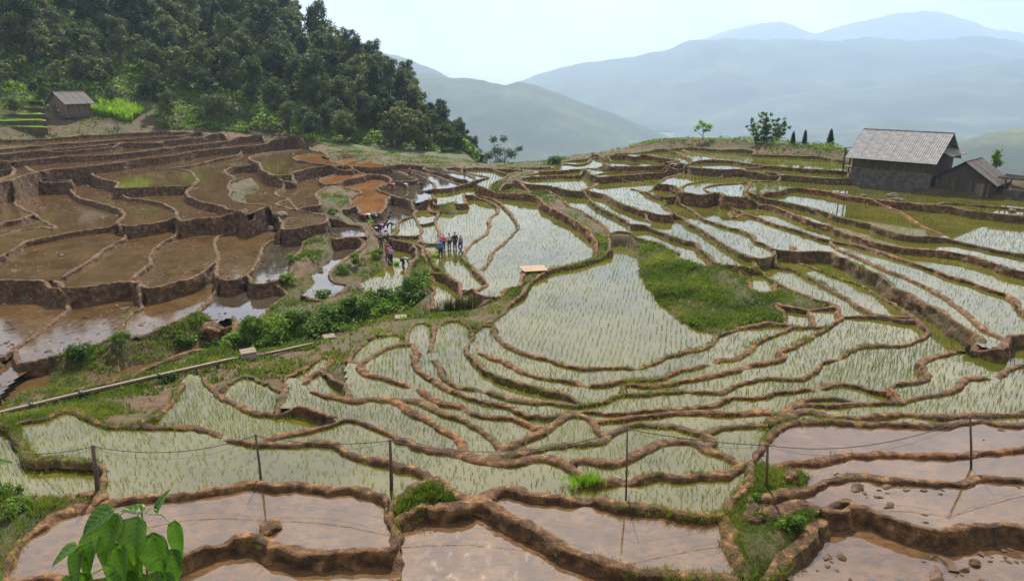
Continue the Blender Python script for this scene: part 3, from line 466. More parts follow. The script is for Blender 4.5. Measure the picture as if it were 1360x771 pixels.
g25 229,550,-266 235,564,-272 233,540,-277 237,530,-280 241,514,-282 244,499,-282 246,497,-282 251,480,-282 253,469,-282 252,449,-282 251,428,-282 251,413,-282 250,406,-282 247,387,-283 242,379,-283 230,368,-283 221,362,-283 207,362,-283 194,360,-283 185,353,-283 179,345,-283 173,341,-283 168,339,-283 160,333,-283 153,323,-283 145,317,-283 135,316,-283 127,317,-283 121,316,-283 110,310,-283 103,303,-283 102,304,-283
g26 217,558,-266 218,560,-268 212,541,-274 211,529,-277 217,523,-279 220,516,-281 222,499,-282 225,481,-282 226,465,-282 228,451,-282 227,432,-282 229,415,-282 237,409,-282 249,407,-282 250,408,-282
L4 274,582,-264 274,583,-264 270,560,-266 271,537,-266 273,519,-266 275,501,-266 276,483,-266 279,471,-266 279,452,-266 279,434,-266 277,414,-266 272,391,-266 267,371,-267 265,357,-267 266,349,-267 254,337,-267 251,337,-271
g27 174,783,-255 164,746,-262 165,718,-264 174,701,-267 175,684,-269 174,671,-269 179,643,-269 179,619,-270 181,589,-270 183,562,-270 186,544,-270 191,533,-270 198,529,-270 212,541,-274
g29 92,642,-282 100,653,-282 112,649,-281 116,634,-281 123,622,-282 133,609,-282 136,586,-282 137,560,-282 141,545,-282 146,537,-281 153,528,-280 163,526,-279 173,518,-279 183,515,-279 190,514,-280 193,502,-282 194,487,-284 198,472,-284 203,461,-284 206,449,-284 212,439,-284 213,431,-284 209,422,-285 207,411,-285 198,401,-286 184,387,-286 169,373,-286 158,363,-286 148,355,-286 148,348,-286 142,342,-286 136,340,-286 129,338,-286 120,333,-286 117,331,-286 108,325,-286 101,322,-286 89,318,-286 79,313,-286 69,311,-286 59,311,-285 56,310,-285 54,302,-285 54,299,-283
g29b 208,411,-285 208,413,-285 228,412,-283 240,404,-283 247,403,-282 250,407,-282
g29c 58,321,-290 60,317,-288 59,311,-285
g30 115,674,-272 116,676,-274 114,652,-279 116,634,-281
g31b 190,534,-270 192,538,-272 191,526,-276 190,513,-279 190,514,-280
g32 173,518,-279 176,525,-283 175,506,-284 177,499,-284 173,480,-285 173,467,-285 178,464,-285 185,468,-285 194,488,-284
g33 178,445,-293 181,439,-292 193,431,-290 203,432,-288 213,433,-286 213,432,-284
g33b 194,431,-290 195,432,-289 191,416,-289 185,398,-288 185,400,-288
g33c 178,445,-293 177,427,-292 172,409,-291 175,403,-291 174,400,-289
g34 138,716,-262 140,719,-264 137,688,-269 138,672,-273 134,666,-274 134,662,-274
g35 271,756,-243 279,767,-241 294,772,-239 312,790,-239 319,799,-239 330,801,-240 348,782,-240 359,750,-239 365,738,-240 375,722,-243 384,704,-246 383,692,-247 382,672,-247 373,638,-247 365,607,-247 362,583,-248 362,560,-250 361,558,-250
g36 330,801,-240 346,790,-238 356,771,-239 365,751,-239 374,731,-239 388,713,-239 406,702,-239 414,691,-239 428,693,-239 442,701,-239 454,693,-239 470,682,-239 485,673,-239 496,664,-239 557,637,-239 788,918,-232
g37 422,692,-239 425,694,-239 431,682,-240 439,669,-240 442,657,-240 453,648,-240 463,639,-240 473,632,-240 536,611,-240 767,893,-233
g38! 404,833,-230 419,826,-231 451,797,-234 455,774,-235 470,758,-236 496,741,-236 539,726,-236 617,709,-237 838,979,-227
h1 105,256,-271 106,258,-272 114,266,-273 120,273,-274 127,279,-275 135,280,-275 143,279,-276 155,282,-276 168,283,-277 175,284,-277 184,287,-277 196,291,-276 209,297,-276 220,307,-276 229,310,-276 235,311,-276 245,317,-276 260,326,-276 321,347,-271 362,397,-268
h1b 120,273,-274 129,283,-276 139,287,-277 146,288,-277 152,285,-277 155,282,-277 155,281,-276
h3 178,300,-280 178,290,-278 176,285,-277 175,284,-277
h4 105,256,-271 116,264,-272 124,271,-272 131,271,-272 134,266,-272 140,263,-273 147,263,-272 157,266,-272 165,269,-272 171,269,-272 177,267,-273 184,265,-273 192,265,-273 201,267,-273 213,268,-273 221,270,-273 265,279,-275 274,289,-275
h5 -10,230,-270 -9,230,-270 -4,233,-270 0,234,-270 7,236,-270 15,239,-270 24,241,-270 35,243,-270 39,248,-270 45,254,-270 50,257,-270 55,257,-271 58,257,-271 64,256,-271 70,253,-270 76,249,-270 83,253,-271 89,255,-271 97,256,-271 105,256,-271
h6 -5,233,-270 -5,234,-271 -3,239,-271 0,241,-271 5,245,-271 10,249,-272 13,254,-272 18,260,-272 24,265,-272 30,265,-272 33,260,-272 34,253,-271 38,248,-271 38,246,-270
h7 -63,284,-274 -57,283,-274 -50,282,-274 -42,281,-274 -36,276,-273 -29,268,-273 -22,265,-273 -16,257,-273 -10,250,-272 -6,243,-272 -4,239,-272 -3,239,-271
h8 33,259,-272 34,261,-273 41,263,-273 50,266,-274 60,268,-274 72,270,-274 76,270,-274 85,269,-274 94,269,-274 111,271,-274 115,269,-274 114,266,-273
h9 21,224,-270 24,228,-269 28,228,-269 36,226,-269 42,229,-269 49,235,-269 55,239,-269 63,242,-269 70,242,-269 75,236,-269 80,232,-269 83,226,-269 86,225,-269 86,225,-270
h11 76,250,-270 76,249,-270 78,244,-270 76,238,-270 75,236,-269
h12 70,196,-271 75,204,-270 83,211,-270 90,228,-270 96,237,-270 100,242,-270 106,250,-270 113,256,-270 122,259,-270 132,260,-270 141,258,-270 152,257,-270 163,256,-270 175,256,-270 189,259,-270 196,260,-270 203,257,-270 211,257,-270 249,259,-273 265,278,-276
h12b 114,266,-273 112,258,-272 110,254,-271 109,253,-270
h13 92,220,-269 103,225,-270 111,226,-270 118,228,-269 126,231,-268 136,232,-268 146,231,-268 156,231,-268 167,231,-268 174,232,-268 184,233,-268 196,235,-268 234,241,-270 256,267,-276
h14 82,195,-281 78,194,-271 80,200,-270 83,204,-270 87,203,-270 94,205,-270 101,207,-269 110,211,-269 118,215,-268 124,216,-268 130,215,-268 138,214,-268 146,213,-268 153,212,-268 161,214,-268 167,216,-268 174,214,-268 180,214,-268 209,212,-268 236,244,-277
h15 101,195,-268 108,195,-268 112,197,-268 117,197,-268 120,193,-268 124,191,-268 129,188,-268 134,186,-268 140,186,-268 146,187,-268 152,187,-268 156,187,-268 161,186,-268 187,185,-268 213,215,-278
h15b 101,195,-268 107,199,-268 113,202,-268 114,200,-268 112,197,-268
h16 102,195,-268 103,195,-271 100,192,-271 96,188,-272 89,181,-273 82,175,-274 77,170,-274 69,163,-275 63,158,-280 54,141,-281 54,143,-283
h17 70,196,-271 68,190,-271 68,182,-272 68,175,-272 67,166,-273 66,165,-275
h18! 82,195,-281 90,197,-281 98,200,-277 101,195,-268
h19! 92,220,-269 105,218,-269 103,213,-271 100,209,-272 99,207,-269
h20! 94,234,-270 95,226,-268 92,220,-269
xr 1029,1213,-211 288,307,-274 153,142,-281
xb -154,144,-284 4,144,-284 153,142,-281
xl -1134,1350,-150 -346,368,-329 -154,144,-284
"""
# kind of every field: x,y in decimetres; r rice, f flooded mud, w wild bank
FIELD_KIND = """
-173,189,w -79,163,f -7,171,f 113,169,f 77,185,w -111,187,f 35,185,f 175,199,f -25,205,w -11,217,r -129,231,r -217,241,r 203,223,f 67,229,r 125,245,f 49,245,r 89,243,r -11,239,r -51,265,r 25,251,r -57,297,r -135,275,r 75,261,r -117,437,w -65,333,r 241,265,r -255,269,f 259,301,r -267,279,f -125,303,r 189,329,r -281,367,f 145,283,r -303,345,f -91,305,r 235,327,r -21,323,r 39,305,r 217,387,r -109,335,r -47,339,r 163,379,r 135,383,r -77,373,r 243,587,r -225,391,f 47,413,r -55,399,r -371,461,f 301,423,r 355,427,r -289,435,f 145,453,w 201,415,r 183,417,r 239,471,r 209,497,r -255,495,f 389,473,r -199,459,f -205,495,p -29,473,r 183,485,r -51,495,r 29,601,r 437,585,r -41,813,r -107,545,r -349,505,f -329,553,f -149,525,p -295,605,f -407,611,f 155,663,r -195,527,p -481,757,f -217,635,p -265,663,f 129,635,r 197,613,r -11,689,r -65,559,r 337,711,r 7,901,w -79,609,r -525,641,f -77,639,r 475,655,r 419,751,r -77,785,r -581,739,f -87,651,r -83,693,r 75,839,r -101,671,r -397,1027,f 125,715,r -169,697,p -531,883,f -107,713,r -129,805,p -423,833,f -449,1105,f 143,895,r -279,709,f -149,747,p -223,765,p -101,793,r 361,753,r 251,813,r -201,975,g 287,885,r -635,1001,f -355,919,w -265,799,f -275,899,f 179,813,r -91,815,r -79,823,w -703,887,f 237,905,r -143,929,p -85,865,r 371,871,r -67,915,r -517,975,f 67,925,r 331,883,r 391,975,r -111,905,r -7,933,r 11,997,w -51,911,r -603,923,f -49,1079,r 283,957,r -87,961,p 139,949,r -305,941,f -243,1005,g -387,1225,f -715,965,f 127,979,r -641,1087,f 233,969,r 81,989,r -185,1051,p 225,1103,r -881,1017,f -829,999,f -125,1113,p 277,1037,r -91,1099,p 175,1029,r -731,1001,f 119,1055,r -633,1225,f 39,1047,r -909,1039,f -249,1041,g -9,1059,r -807,1115,f -323,1127,g -663,1133,f -247,1103,g 97,1095,r -309,1161,g
"""
GULLY_BED = [(-6.2, 51.6, -16.6), (-9.0, 49.2, -16.9), (-12.1, 45.6, -16.9), (-14.6, 43.3, -17.0), (-17.6, 41.8, -17.1), (-20.3, 40.3, -17.3), (-22.6, 36.7, -17.2), (-24.3, 33.4, -16.5), (-24.4, 27.3, -14.7)]
OUTLETS = [(-9.1, 18.3), (-3.6, 17.1), (2.5, 20.2), (3.9, 17.2), (4.0, 21.4), (-4.7, 30.5), (-2.2, 27.9), (-1.4, 30.6), (3.6, 31.5), (10.6, 34.6), (6.8, 34.1), (5.7, 26.1), (7.5, 27.5), (14.7, 30.6), (17.3, 34.4), (23.5, 31.3), (26.0, 34.8), (12.0, 33.6), (8.5, 30.6), (-11.5, 24.9)]

# ------------------------------------------------------------------ the lie of the land
GX0, GY0, GS, GW, GH = -126.0, 9.0, 0.2, 1260, 830
def catmull(P, step):
    P = np.array(P, float)
    if len(P) < 3:
        n = max(2, int(np.hypot(*(P[1] - P[0])[:2]) / step) + 1); t = np.linspace(0, 1, n)[:, None]
        return P[0] * (1 - t) + P[1] * t
    Q = np.vstack([2 * P[0] - P[1], P, 2 * P[-1] - P[-2]]); out = []
    for i in range(1, len(Q) - 2):
        p0, p1, p2, p3 = Q[i - 1:i + 3]; L = np.linalg.norm((p2 - p1)[:2]); n = max(1, int(L / step)); t = np.arange(n)[:, None] / n
        m1 = (p2 - p0) * .5; m2 = (p3 - p1) * .5
        for m in (m1, m2):
            k = np.linalg.norm(m[:2])
            if k > L: m *= L / k
        t2 = t * t; t3 = t2 * t
        out.append((2 * t3 - 3 * t2 + 1) * p1 + (t3 - 2 * t2 + t) * m1 + (-2 * t3 + 3 * t2) * p2 + (t3 - t2) * m2)
    out.append(P[-1:])
    return np.vstack(out)
def regions(free):
    H, W = free.shape; lab = np.zeros((H, W), np.int32); par = [0]
    def find(a):
        while par[a] != a: par[a] = par[par[a]]; a = par[a]
        return a
    prev = []
    for i in range(H):
        d = np.diff(np.concatenate([[0], free[i].astype(np.int8), [0]])); s = np.where(d == 1)[0].tolist(); e = np.where(d == -1)[0].tolist()
        cur = []; j = 0
        for a, b in zip(s, e):
            l = 0
            while j < len(prev) and prev[j][1] <= a: j += 1
            k = j
            while k < len(prev) and prev[k][0] < b:
                q = find(prev[k][2])
                if l == 0: l = q
                elif q != l: par[max(l, q)] = min(l, q); l = min(l, q)
                k += 1
            if l == 0: par.append(len(par)); l = len(par) - 1
            cur.append((a, b, l)); lab[i, a:b] = l
        prev = cur
    root = np.array([find(i) for i in range(len(par))]); u, inv = np.unique(root, return_inverse=True)
    return inv.reshape(-1)[lab].astype(np.int32)
def gi(x, y):
    x = np.asarray(x, float); y = np.asarray(y, float)
    return np.clip(((y - GY0) / GS).astype(int), 0, GH - 1), np.clip(((x - GX0) / GS).astype(int), 0, GW - 1)

PLAN = {}
for ln in BUND_PLAN.strip().splitlines():
    tk = ln.split()
    PLAN[tk[0]] = np.array([[float(v) for v in t.split(',')] for t in tk[1:]]) / np.array([10., 10., 20.])
DENSE = {n: catmull(p, .1) for n, p in PLAN.items()}
free = np.ones((GH, GW), bool)
for q in DENSE.values():
    i, j = gi(q[:, 0], q[:, 1]); free[i, j] = False
LAB = regions(free)
cnt = np.bincount(LAB.ravel()); small = cnt < 12; small[0] = False; LAB[small[LAB]] = 0
FULL = LAB.copy()
for it in range(6):
    if not (FULL == 0).any(): break
    for sh, ax in ((1, 0), (-1, 0), (1, 1), (-1, 1)):
        r = np.roll(FULL, sh, ax); k = (FULL == 0) & (r > 0); FULL[k] = r[k]
NL = LAB.max() + 1
OUT = int(np.argmax(np.bincount(FULL.ravel())))
KIND = ['?'] * NL; KIND[OUT] = 'o'; SEED = {}
for t in FIELD_KIND.split():
    x, y, k = t.split(','); i, j = gi(float(x) / 10, float(y) / 10); l = int(LAB[i, j]) or int(FULL[i, j])
    if l != OUT: KIND[l] = k; SEED[l] = (float(x) / 10, float(y) / 10)
_sz = np.bincount(FULL.ravel(), minlength=NL)
KIND = [('w' if _sz[l] < 60 else 'r') if k == '?' else k for l, k in enumerate(KIND)]

def base_surface():
    n = 5; h, w = GH // n, GW // n
    S = np.zeros((h, w)); N = np.zeros((h, w))
    for q in list(DENSE.values()) + [catmull(GULLY_BED, .3)]:
        i, j = gi(q[:, 0], q[:, 1]); np.add.at(S, (i // n, j // n), q[:, 2]); np.add.at(N, (i // n, j // n), 1)
    K = N > 0; V = np.where(K, S / np.maximum(N, 1), 0)
    def pyr(V, K):
        if K.all() or min(V.shape) < 3: return np.where(K, V, V[K].mean() if K.any() else 0)
        h, w = V.shape; h2, w2 = (h + 1) // 2, (w + 1) // 2
        Vp = np.zeros((h2 * 2, w2 * 2)); Kp = np.zeros((h2 * 2, w2 * 2)); Vp[:h, :w] = V * K; Kp[:h, :w] = K
        s = Vp.reshape(h2, 2, w2, 2).sum((1, 3)); c = Kp.reshape(h2, 2, w2, 2).sum((1, 3))
        U = pyr(np.where(c > 0, s / np.maximum(c, 1), 0), c > 0)
        return np.where(K, V, np.repeat(np.repeat(U, 2, 0), 2, 1)[:h, :w])
    U = pyr(V, K)
    for it in range(500):
        p = np.pad(U, 1, mode='edge'); U = np.where(K, V, (p[:-2, 1:-1] + p[2:, 1:-1] + p[1:-1, :-2] + p[1:-1, 2:]) / 4)
    yy = (np.arange(GH) + .5) / n - .5; xx = (np.arange(GW) + .5) / n - .5
    y0 = np.clip(np.floor(yy).astype(int), 0, h - 2); x0 = np.clip(np.floor(xx).astype(int), 0, w - 2)
    fy = np.clip(yy - y0, 0, 1)[:, None]; fx = np.clip(xx - x0, 0, 1)[None]
    return (U[y0][:, x0] * (1 - fx) + U[y0][:, x0 + 1] * fx) * (1 - fy) + (U[y0 + 1][:, x0] * (1 - fx) + U[y0 + 1][:, x0 + 1] * fx) * fy
BASE = base_surface()
def fit_levels(dense, LAB, FULL, BASE, wildlab, hb=.2):
    """field levels: each field stands a bund's height below the crest of its own lip"""
    n = LAB.max() + 1; med = np.zeros(n)
    o = np.argsort(LAB.ravel(), kind='stable'); l = LAB.ravel()[o]; f = BASE.ravel()[o]; b = np.searchsorted(l, np.arange(n + 1))
    for k in range(1, n):
        if b[k + 1] > b[k]: med[k] = np.percentile(f[b[k]:b[k + 1]], 52 if GY0 + (o[b[k]:b[k + 1]] // GW).mean() * GS < 27 else 30) - hb
    return med
isw = np.array([k in 'wo' for k in KIND]); isw[0] = True
LEV = fit_levels([DENSE[n] for n in DENSE if n[0] != 'x' and n[-1] != '!'], LAB, FULL, BASE, isw)

# the country beyond the fields: crest of the terraces, forest hill, fall to the valley
def px_of(x, y): return 680 + 919 * 1.047 * x / np.maximum(y, 1e-3)     # picture column a plan direction shows in, near the skyline
_yy = GY0 + (np.arange(GH) + .5) * GS; _xx = GX0 + (np.arange(GW) + .5) * GS
XX, YY = np.meshgrid(_xx, _yy)
DD = np.hypot(XX, YY); PXX = px_of(XX, YY)
_tp = []
for c in range(-100, 1461, 30):                                 # upper edge of the fields in every direction
    k = (np.abs(PXX - c) < 15) & (FULL != OUT) & (DD > 60)
    if k.any():
        q = np.percentile(DD[k], 99.5); kk = k & (DD > q - 2.5); _tp.append((c, q + 1.0, BASE[kk].mean()))
_tp = np.array(_tp)
_tp[:, 1] = np.convolve(np.pad(_tp[:, 1], 1, mode='edge'), [.25, .5, .25], 'valid'); _tp[:, 2] = np.convolve(np.pad(_tp[:, 2], 2, mode='edge'), np.ones(5) / 5, 'valid')
_tp = np.vstack([[(-400, _tp[0, 1] + 12, _tp[0, 2])], _tp, [(1900, _tp[-1, 1], _tp[-1, 2])]])
HILL_TOP = np.array([(-400, 46, 330), (-150, 44, 300), (0, 41, 280), (120, 37, 265), (220, 31, 255), (300, 25, 245), (360, 17, 235), (410, 9.5, 225), (450, 3.5, 215), (490, -1.5, 205), (530, -5, 195), (560, -10.5, 180), (590, -13.5, 165), (620, -16.5, 150), (650, -18, 140)], float)
HILL_TOP[:, 1] += np.interp(HILL_TOP[:, 0], [0, 500, 600], [3.5, 2.5, .8])
def z_out(x, y):
    x = np.asarray(x, float); y = np.asarray(y, float)
    d = np.hypot(x, y); px = np.where(y > 1, px_of(x, y), np.where(x < 0, -4000, 5000))
    dt = np.interp(px, _tp[:, 0], _tp[:, 1]); zt = np.interp(px, _tp[:, 0], _tp[:, 2])
    # left: forest hill
    zs = np.interp(px, HILL_TOP[:, 0], HILL_TOP[:, 1]); ds = np.interp(px, HILL_TOP[:, 0], HILL_TOP[:, 2])
    lag = 26 * np.clip((px - 400) / 60, 0, 1)                     # right part: the hill stands back behind a hidden dip
    t = np.clip((d - dt - lag) / np.maximum(ds - dt - lag, 15), 0, 1)
    back = np.clip((d - ds) / 500, 0, 1)
    zh = zt + (zs - zt) * (t ** 1.15) - back * back * (zs + 150)
    # right: crest, then the ground falls away to the valley floor
    u = np.clip((d - dt - 6) / 1500, 0, 1)
    zv = zt - 90 * (1 - np.exp(-np.maximum(d - dt - 6, 0) / 200)) - 160 * u * u * (3 - 2 * u)
    zv = zv + np.clip((d - dt - 40) / 200, 0, 1) * 9 * fbm(x / 120, y / 120, 3.3)
    zv = zv + 1.3 * np.clip((px - 800) / 60, 0, 1) * np.exp(-((d - dt - 5) / 4.5) ** 2)
    w = np.clip((px - 610) / 60, 0, 1); w = w * w * (3 - 2 * w)
    return zh * (1 - w) + zv * w
ZO = z_out(XX, YY)
DT = np.interp(PXX, _tp[:, 0], _tp[:, 1])
near_cap = -1.9 - 1.02 * YY                                   # the slope below the viewpoint
wout = np.clip((DD - DT + 3) / 6, 0, 1)
HM = np.where(FULL == OUT, BASE * (1 - wout) + ZO * wout, BASE)
HM = np.where((FULL == OUT) & (YY < 15.5), np.maximum(HM, near_cap), HM)
bumps = .30 * fbm(XX / 2.2, YY / 2.2, 1.7) + .10 * fbm(XX / .7, YY / .7, 9.1, 2)
WILD = isw[FULL]
HM = np.where(WILD, HM + bumps - .05, LEV[FULL] - .30)
def minf(a, n):
    for it in range(n):
        p = np.pad(a, 1, mode='edge'); a = np.minimum.reduce([p[:-2, 1:-1], p[2:, 1:-1], p[1:-1, :-2], p[1:-1, 2:], a])
    return a
_mh = minf(np.where(WILD, 1e3, HM), 3)
HM = np.where(WILD, HM, np.minimum(HM, _mh))
def blur(a, n):
    for it in range(n):
        p = np.pad(a, 1, mode='edge'); a = (p[:-2, 1:-1] + p[2:, 1:-1] + p[1:-1, :-2] + p[1:-1, 2:] + 2 * a) / 6
    return a
HM = blur(HM, 2)
# a field that meets a bank without a bund: the bank stands above the water
for n, q in DENSE.items():
    if n[-1] != '!': continue
    q = q[::3]
    if len(q) < 3: continue
    t = np.gradient(q[:, :2], axis=0); t /= np.maximum(np.linalg.norm(t, axis=1, keepdims=True), 1e-9); nn = np.c_[-t[:, 1], t[:, 0]]
    for s in (1, -1):
        i, j = gi(q[:, 0] - s * nn[:, 0] * .6, q[:, 1] - s * nn[:, 1] * .6); lw = FULL[i, j]; okw = ~isw[lw]
        for k in range(0, 8):
            r = .1 + k * .2
            i2, j2 = gi(q[:, 0] + s * nn[:, 0] * r, q[:, 1] + s * nn[:, 1] * r); kk = okw & isw[FULL[i2, j2]]
            zz = LEV[lw] + .03 + .16 * min(r, .8) - .25 * max(0, r - .9)
            np.maximum.at(HM, (i2[kk], j2[kk]), zz[kk])
HM = np.where(WILD, blur(HM, 1), HM)
def ground_z(x, y):
    """height of the ground (or of the water's bed) at a plan position"""
    i, j = gi(x, y); return HM[i, j]
def surf_z(x, y):
    """height of what one stands on: water level in a field, ground elsewhere"""
    i, j = gi(x, y); l = FULL[i, j]
    return np.where(isw[l], HM[i, j], LEV[l])

ST = 2                                                          # ground sheet: 0.4 m grid
gz = HM[::ST, ::ST]; gx = XX[::ST, ::ST]; gy = YY[::ST, ::ST]
gh, gw = gz.shape
keep = np.zeros((gh, gw), bool)
_dd = np.hypot(gx, gy); _ang = np.abs(np.arctan2(gx, gy))
keep = (_ang < math.radians(46)) & (_dd < np.interp(px_of(gx, gy), _tp[:, 0], _tp[:, 1]) + 22)
fc = keep[:-1, :-1] & keep[1:, :-1] & keep[:-1, 1:] & keep[1:, 1:]
idx = np.arange(gh * gw).reshape(gh, gw)
quads = np.stack([idx[:-1, :-1][fc], idx[:-1, 1:][fc], idx[1:, 1:][fc], idx[1:, :-1][fc]], 1)
use = np.unique(quads); rm = np.zeros(gh * gw, np.int64); rm[use] = np.arange(len(use))
V = np.stack([gx.ravel()[use], gy.ravel()[use], gz.ravel()[use]], 1)
me = mesh_np("ground", V, rm[quads].ravel(), np.full(len(quads), 4))
_bx, _by = V[:, 0], V[:, 1]
bare = np.clip(1.3 - np.maximum(np.abs(_bx + 19) / 8.5, np.abs(_by - 34) / 6.0), 0, 1) * 3 + .5 * vnoise(_bx * .4, _by * .4, 6.0)
me.attributes.new("bare_earth", 'FLOAT', 'POINT').data.foreach_set("value", np.clip(bare, 0, 1).astype(np.float32))
ground = new_obj("ground", me, M['ground']); tag(ground, kind='structure')

# wider land: one sheet out to the horizon
rr = np.concatenate([np.linspace(3, 100, 18), np.linspace(104, 420, 110), np.geomspace(430, 10400, 60)])
aa = np.radians(np.concatenate([np.linspace(-178, -62, 30), np.linspace(-60, 60, 300), np.linspace(62, 178, 30)]))
RRg, AAg = np.meshgrid(rr, aa, indexing='ij')
lx, ly = RRg * np.sin(AAg), RRg * np.cos(AAg)
lz = z_out(lx, ly)
lz = np.where(RRg < np.interp(px_of(lx, ly), _tp[:, 0], _tp[:, 1]) + 10, np.minimum(lz - 2.0, -18.5), lz)
beh = np.clip((np.abs(np.degrees(AAg)) - 60) / 30, 0, 1)          # beside and behind: the hillside the picture is taken from
lz = lz * (1 - beh) + beh * np.clip(-3 - .2 * RRg, -19, 40)
lz = np.maximum(lz, -255)
h_, w_ = lz.shape; idx = np.arange(h_ * w_).reshape(h_, w_)
quads = np.stack([idx[:-1, :-1].ravel(), idx[1:, :-1].ravel(), idx[1:, 1:].ravel(), idx[:-1, 1:].ravel()], 1)
m_land, nt, b = mat_new("valley_land")
n1 = noise_node(nt, .006, 6, .6); n2 = noise_node(nt, .05, 5, .6)
c1 = ramp(nt, n1.outputs["Fac"], [(.35, (.03, .055, .018)), (.52, (.075, .105, .035)), (.62, (.15, .16, .08))])
c2 = ramp(nt, n2.outputs["Fac"], [(.3, (.7, .75, .7)), (.7, (1.2, 1.2, 1.1))])
nt.links.new(mixc(nt, 1.0, c1.outputs[0], c2.outputs[0], 'MULTIPLY'), b.inputs["Base Color"]); b.inputs["Roughness"].default_value = .95
land = new_obj("valley_terrain", mesh_np("valley_terrain", np.stack([lx.ravel(), ly.ravel(), lz.ravel()], 1), quads.ravel(), np.full(len(quads), 4)), m_land)
tag(land, kind='structure')

# ------------------------------------------------------------------ field bunds: one swept mud bank per traced line
OUTL = np.array(OUTLETS)
def side_levels(q, nrm, s):
    off = .7
    x = q[:, 0] + s * nrm[:, 0] * off; y = q[:, 1] + s * nrm[:, 1] * off
    i, j = gi(x, y); l = FULL[i, j]
    return np.where(isw[l], HM[i, j], LEV[l]), isw[l]
def smooth1(a, k):
    if len(a) < 3: return a
    k = min(k, (len(a) - 1) // 2)
    if k < 1: return a
    p = np.pad(a, k, mode='edge'); return np.convolve(p, np.ones(2 * k + 1) / (2 * k + 1), 'valid')
BUNDS = []
CREST = []          # crest samples for grass: x, y, z, nx, ny (towards the lower side), drop, distance
for name, P in PLAN.items():
    if name[0] == 'x' or (name[-1] == '!' and name != 'h18!'): continue
    dmin = np.hypot(P[:, 0], P[:, 1]).min()
    step = .11 if dmin < 34 else (.28 if dmin < 60 else .5)
    q = catmull(P, step)
    if len(q) < 4: q = catmull(P, .1)
    if len(q) < 3: continue
    t = np.gradient(q[:, :2], axis=0); t /= np.maximum(np.linalg.norm(t, axis=1, keepdims=True), 1e-9)
    nrm = np.c_[-t[:, 1], t[:, 0]]
    La, wa = side_levels(q, nrm, 1); Lb, wb = side_levels(q, nrm, -1)
    k = max(1, int(.8 / step)); La = smooth1(La, k); Lb = smooth1(Lb, k)
    if (wa & wb).mean() > .9: continue
    big = dmin > 60
    far = np.clip((np.hypot(q[:, 0], q[:, 1]) - 30) / 70, 0, 1)
    U = np.maximum(La, Lb); Lo = np.minimum(La, Lb)
    sg = np.where(La.mean() < Lb.mean(), 1.0, -1.0) * np.ones(len(q))
    sgl = np.where(La < Lb, 1.0, -1.0); sg = np.where(np.abs(La - Lb) > .25, sgl, sg); sg = np.sign(smooth1(sg, k) + 1e-3)
    upw = np.where(La > Lb, wa, wb)
    dq = np.hypot(q[:, 0], q[:, 1])
    hb = np.where(upw, .06, np.interp(dq, [18, 25, 60, 110], [.19, .14, .12, .15]))
    hb = smooth1(hb, k) * (1 + .22 * vnoise(q[:, 0] * .8, q[:, 1] * .8, 4.0))
    dr = U - Lo
    dO = np.hypot(q[:, 0:1] - OUTL[None, :, 0], q[:, 1:2] - OUTL[None, :, 1]).min(1)
    gap = np.clip(1.25 - dO / (.30 + .004 * np.hypot(q[:, 0], q[:, 1])), 0, 1)
    hb = hb * (1 - gap) - .03 * gap
    end = np.minimum(np.arange(len(q)), np.arange(len(q))[::-1]) * step
    W = np.interp(dq, [18, 25, 40, 110], [.20, .145, .13, .17]) * (1 + .38 * vnoise(q[:, 0] * .55, q[:, 1] * .55, 8.0) + .25 * vnoise(q[:, 0] * 1.9, q[:, 1] * 1.9, 2.0)) * np.clip(.55 + end / .6, 0, 1)
    wob = np.clip(end / .8, 0, 1) * (.10 * vnoise(q[:, 0] * .9, q[:, 1] * .9, 12.) + .05 * vnoise(q[:, 0] * 2.7, q[:, 1] * 2.7, 15.))
    q = q.copy(); q[:, 0] += nrm[:, 0] * wob; q[:, 1] += nrm[:, 1] * wob
    cols = []
    # cross-section: (offset towards the lower side, height)
    for a, zf in ((-1.7, None), (-1.25, .18), (-.95, .78), (-.45, 1.0), (.35, 1.0), (.82, .86), (1.0, .40)):
        off = W * a
        z = U - .14 if zf is None else U + hb * zf
        cols.append((off, z))
    base_off = W * 1.06
    for f in (.12, .3, .5, .7, .88, 1.0, 1.12):
        off = base_off + (dr * .16 + .07) * f ** 1.3
        cols.append((off, (U - .02) + (Lo - .10 - (U - .02)) * f))
    nc = len(cols); ns = len(q)
    VV = np.zeros((ns, nc, 3))
    for c, (off, z) in enumerate(cols):
        VV[:, c, 0] = q[:, 0] + nrm[:, 0] * off * sg; VV[:, c, 1] = q[:, 1] + nrm[:, 1] * off * sg; VV[:, c, 2] = z
    amp = np.array([.02, .05, .06, .06, .06, .07, .09] + [.11, .13, .13, .12, .10, .06, .03])[None, :] * np.clip(.75 + .35 * vnoise(q[:, 0] * .35, q[:, 1] * .35, 31.)[:, None], .4, 1.2)
    nz = vnoise(VV[..., 0] * 1.7, VV[..., 1] * 1.7, VV[..., 2] * 2.2) * .9 + vnoise(VV[..., 0] * 5, VV[..., 1] * 5, VV[..., 2] * 5) * .7
    nz2 = vnoise(VV[..., 0] * 2.4 + 40, VV[..., 1] * 2.4, VV[..., 2] * 2.4) * .7 + vnoise(VV[..., 0] * 7, VV[..., 1] * 7 + 7, VV[..., 2] * 7) * .6
    VV[..., 0] += nrm[:, None, 0] * sg[:, None] * nz * amp * 1.5; VV[..., 1] += nrm[:, None, 1] * sg[:, None] * nz * amp * 1.5
    VV[..., 2] += nz2 * amp * .8
    idx = np.arange(ns * nc).reshape(ns, nc)
    quads = np.stack([idx[:-1, :-1].ravel(), idx[1:, :-1].ravel(), idx[1:, 1:].ravel(), idx[:-1, 1:].ravel()], 1)
    fl = quads.ravel().tolist(); ct = [4] * len(quads)
    fl += list(idx[0, ::-1]); ct.append(nc); fl += list(idx[-1]); ct.append(nc)
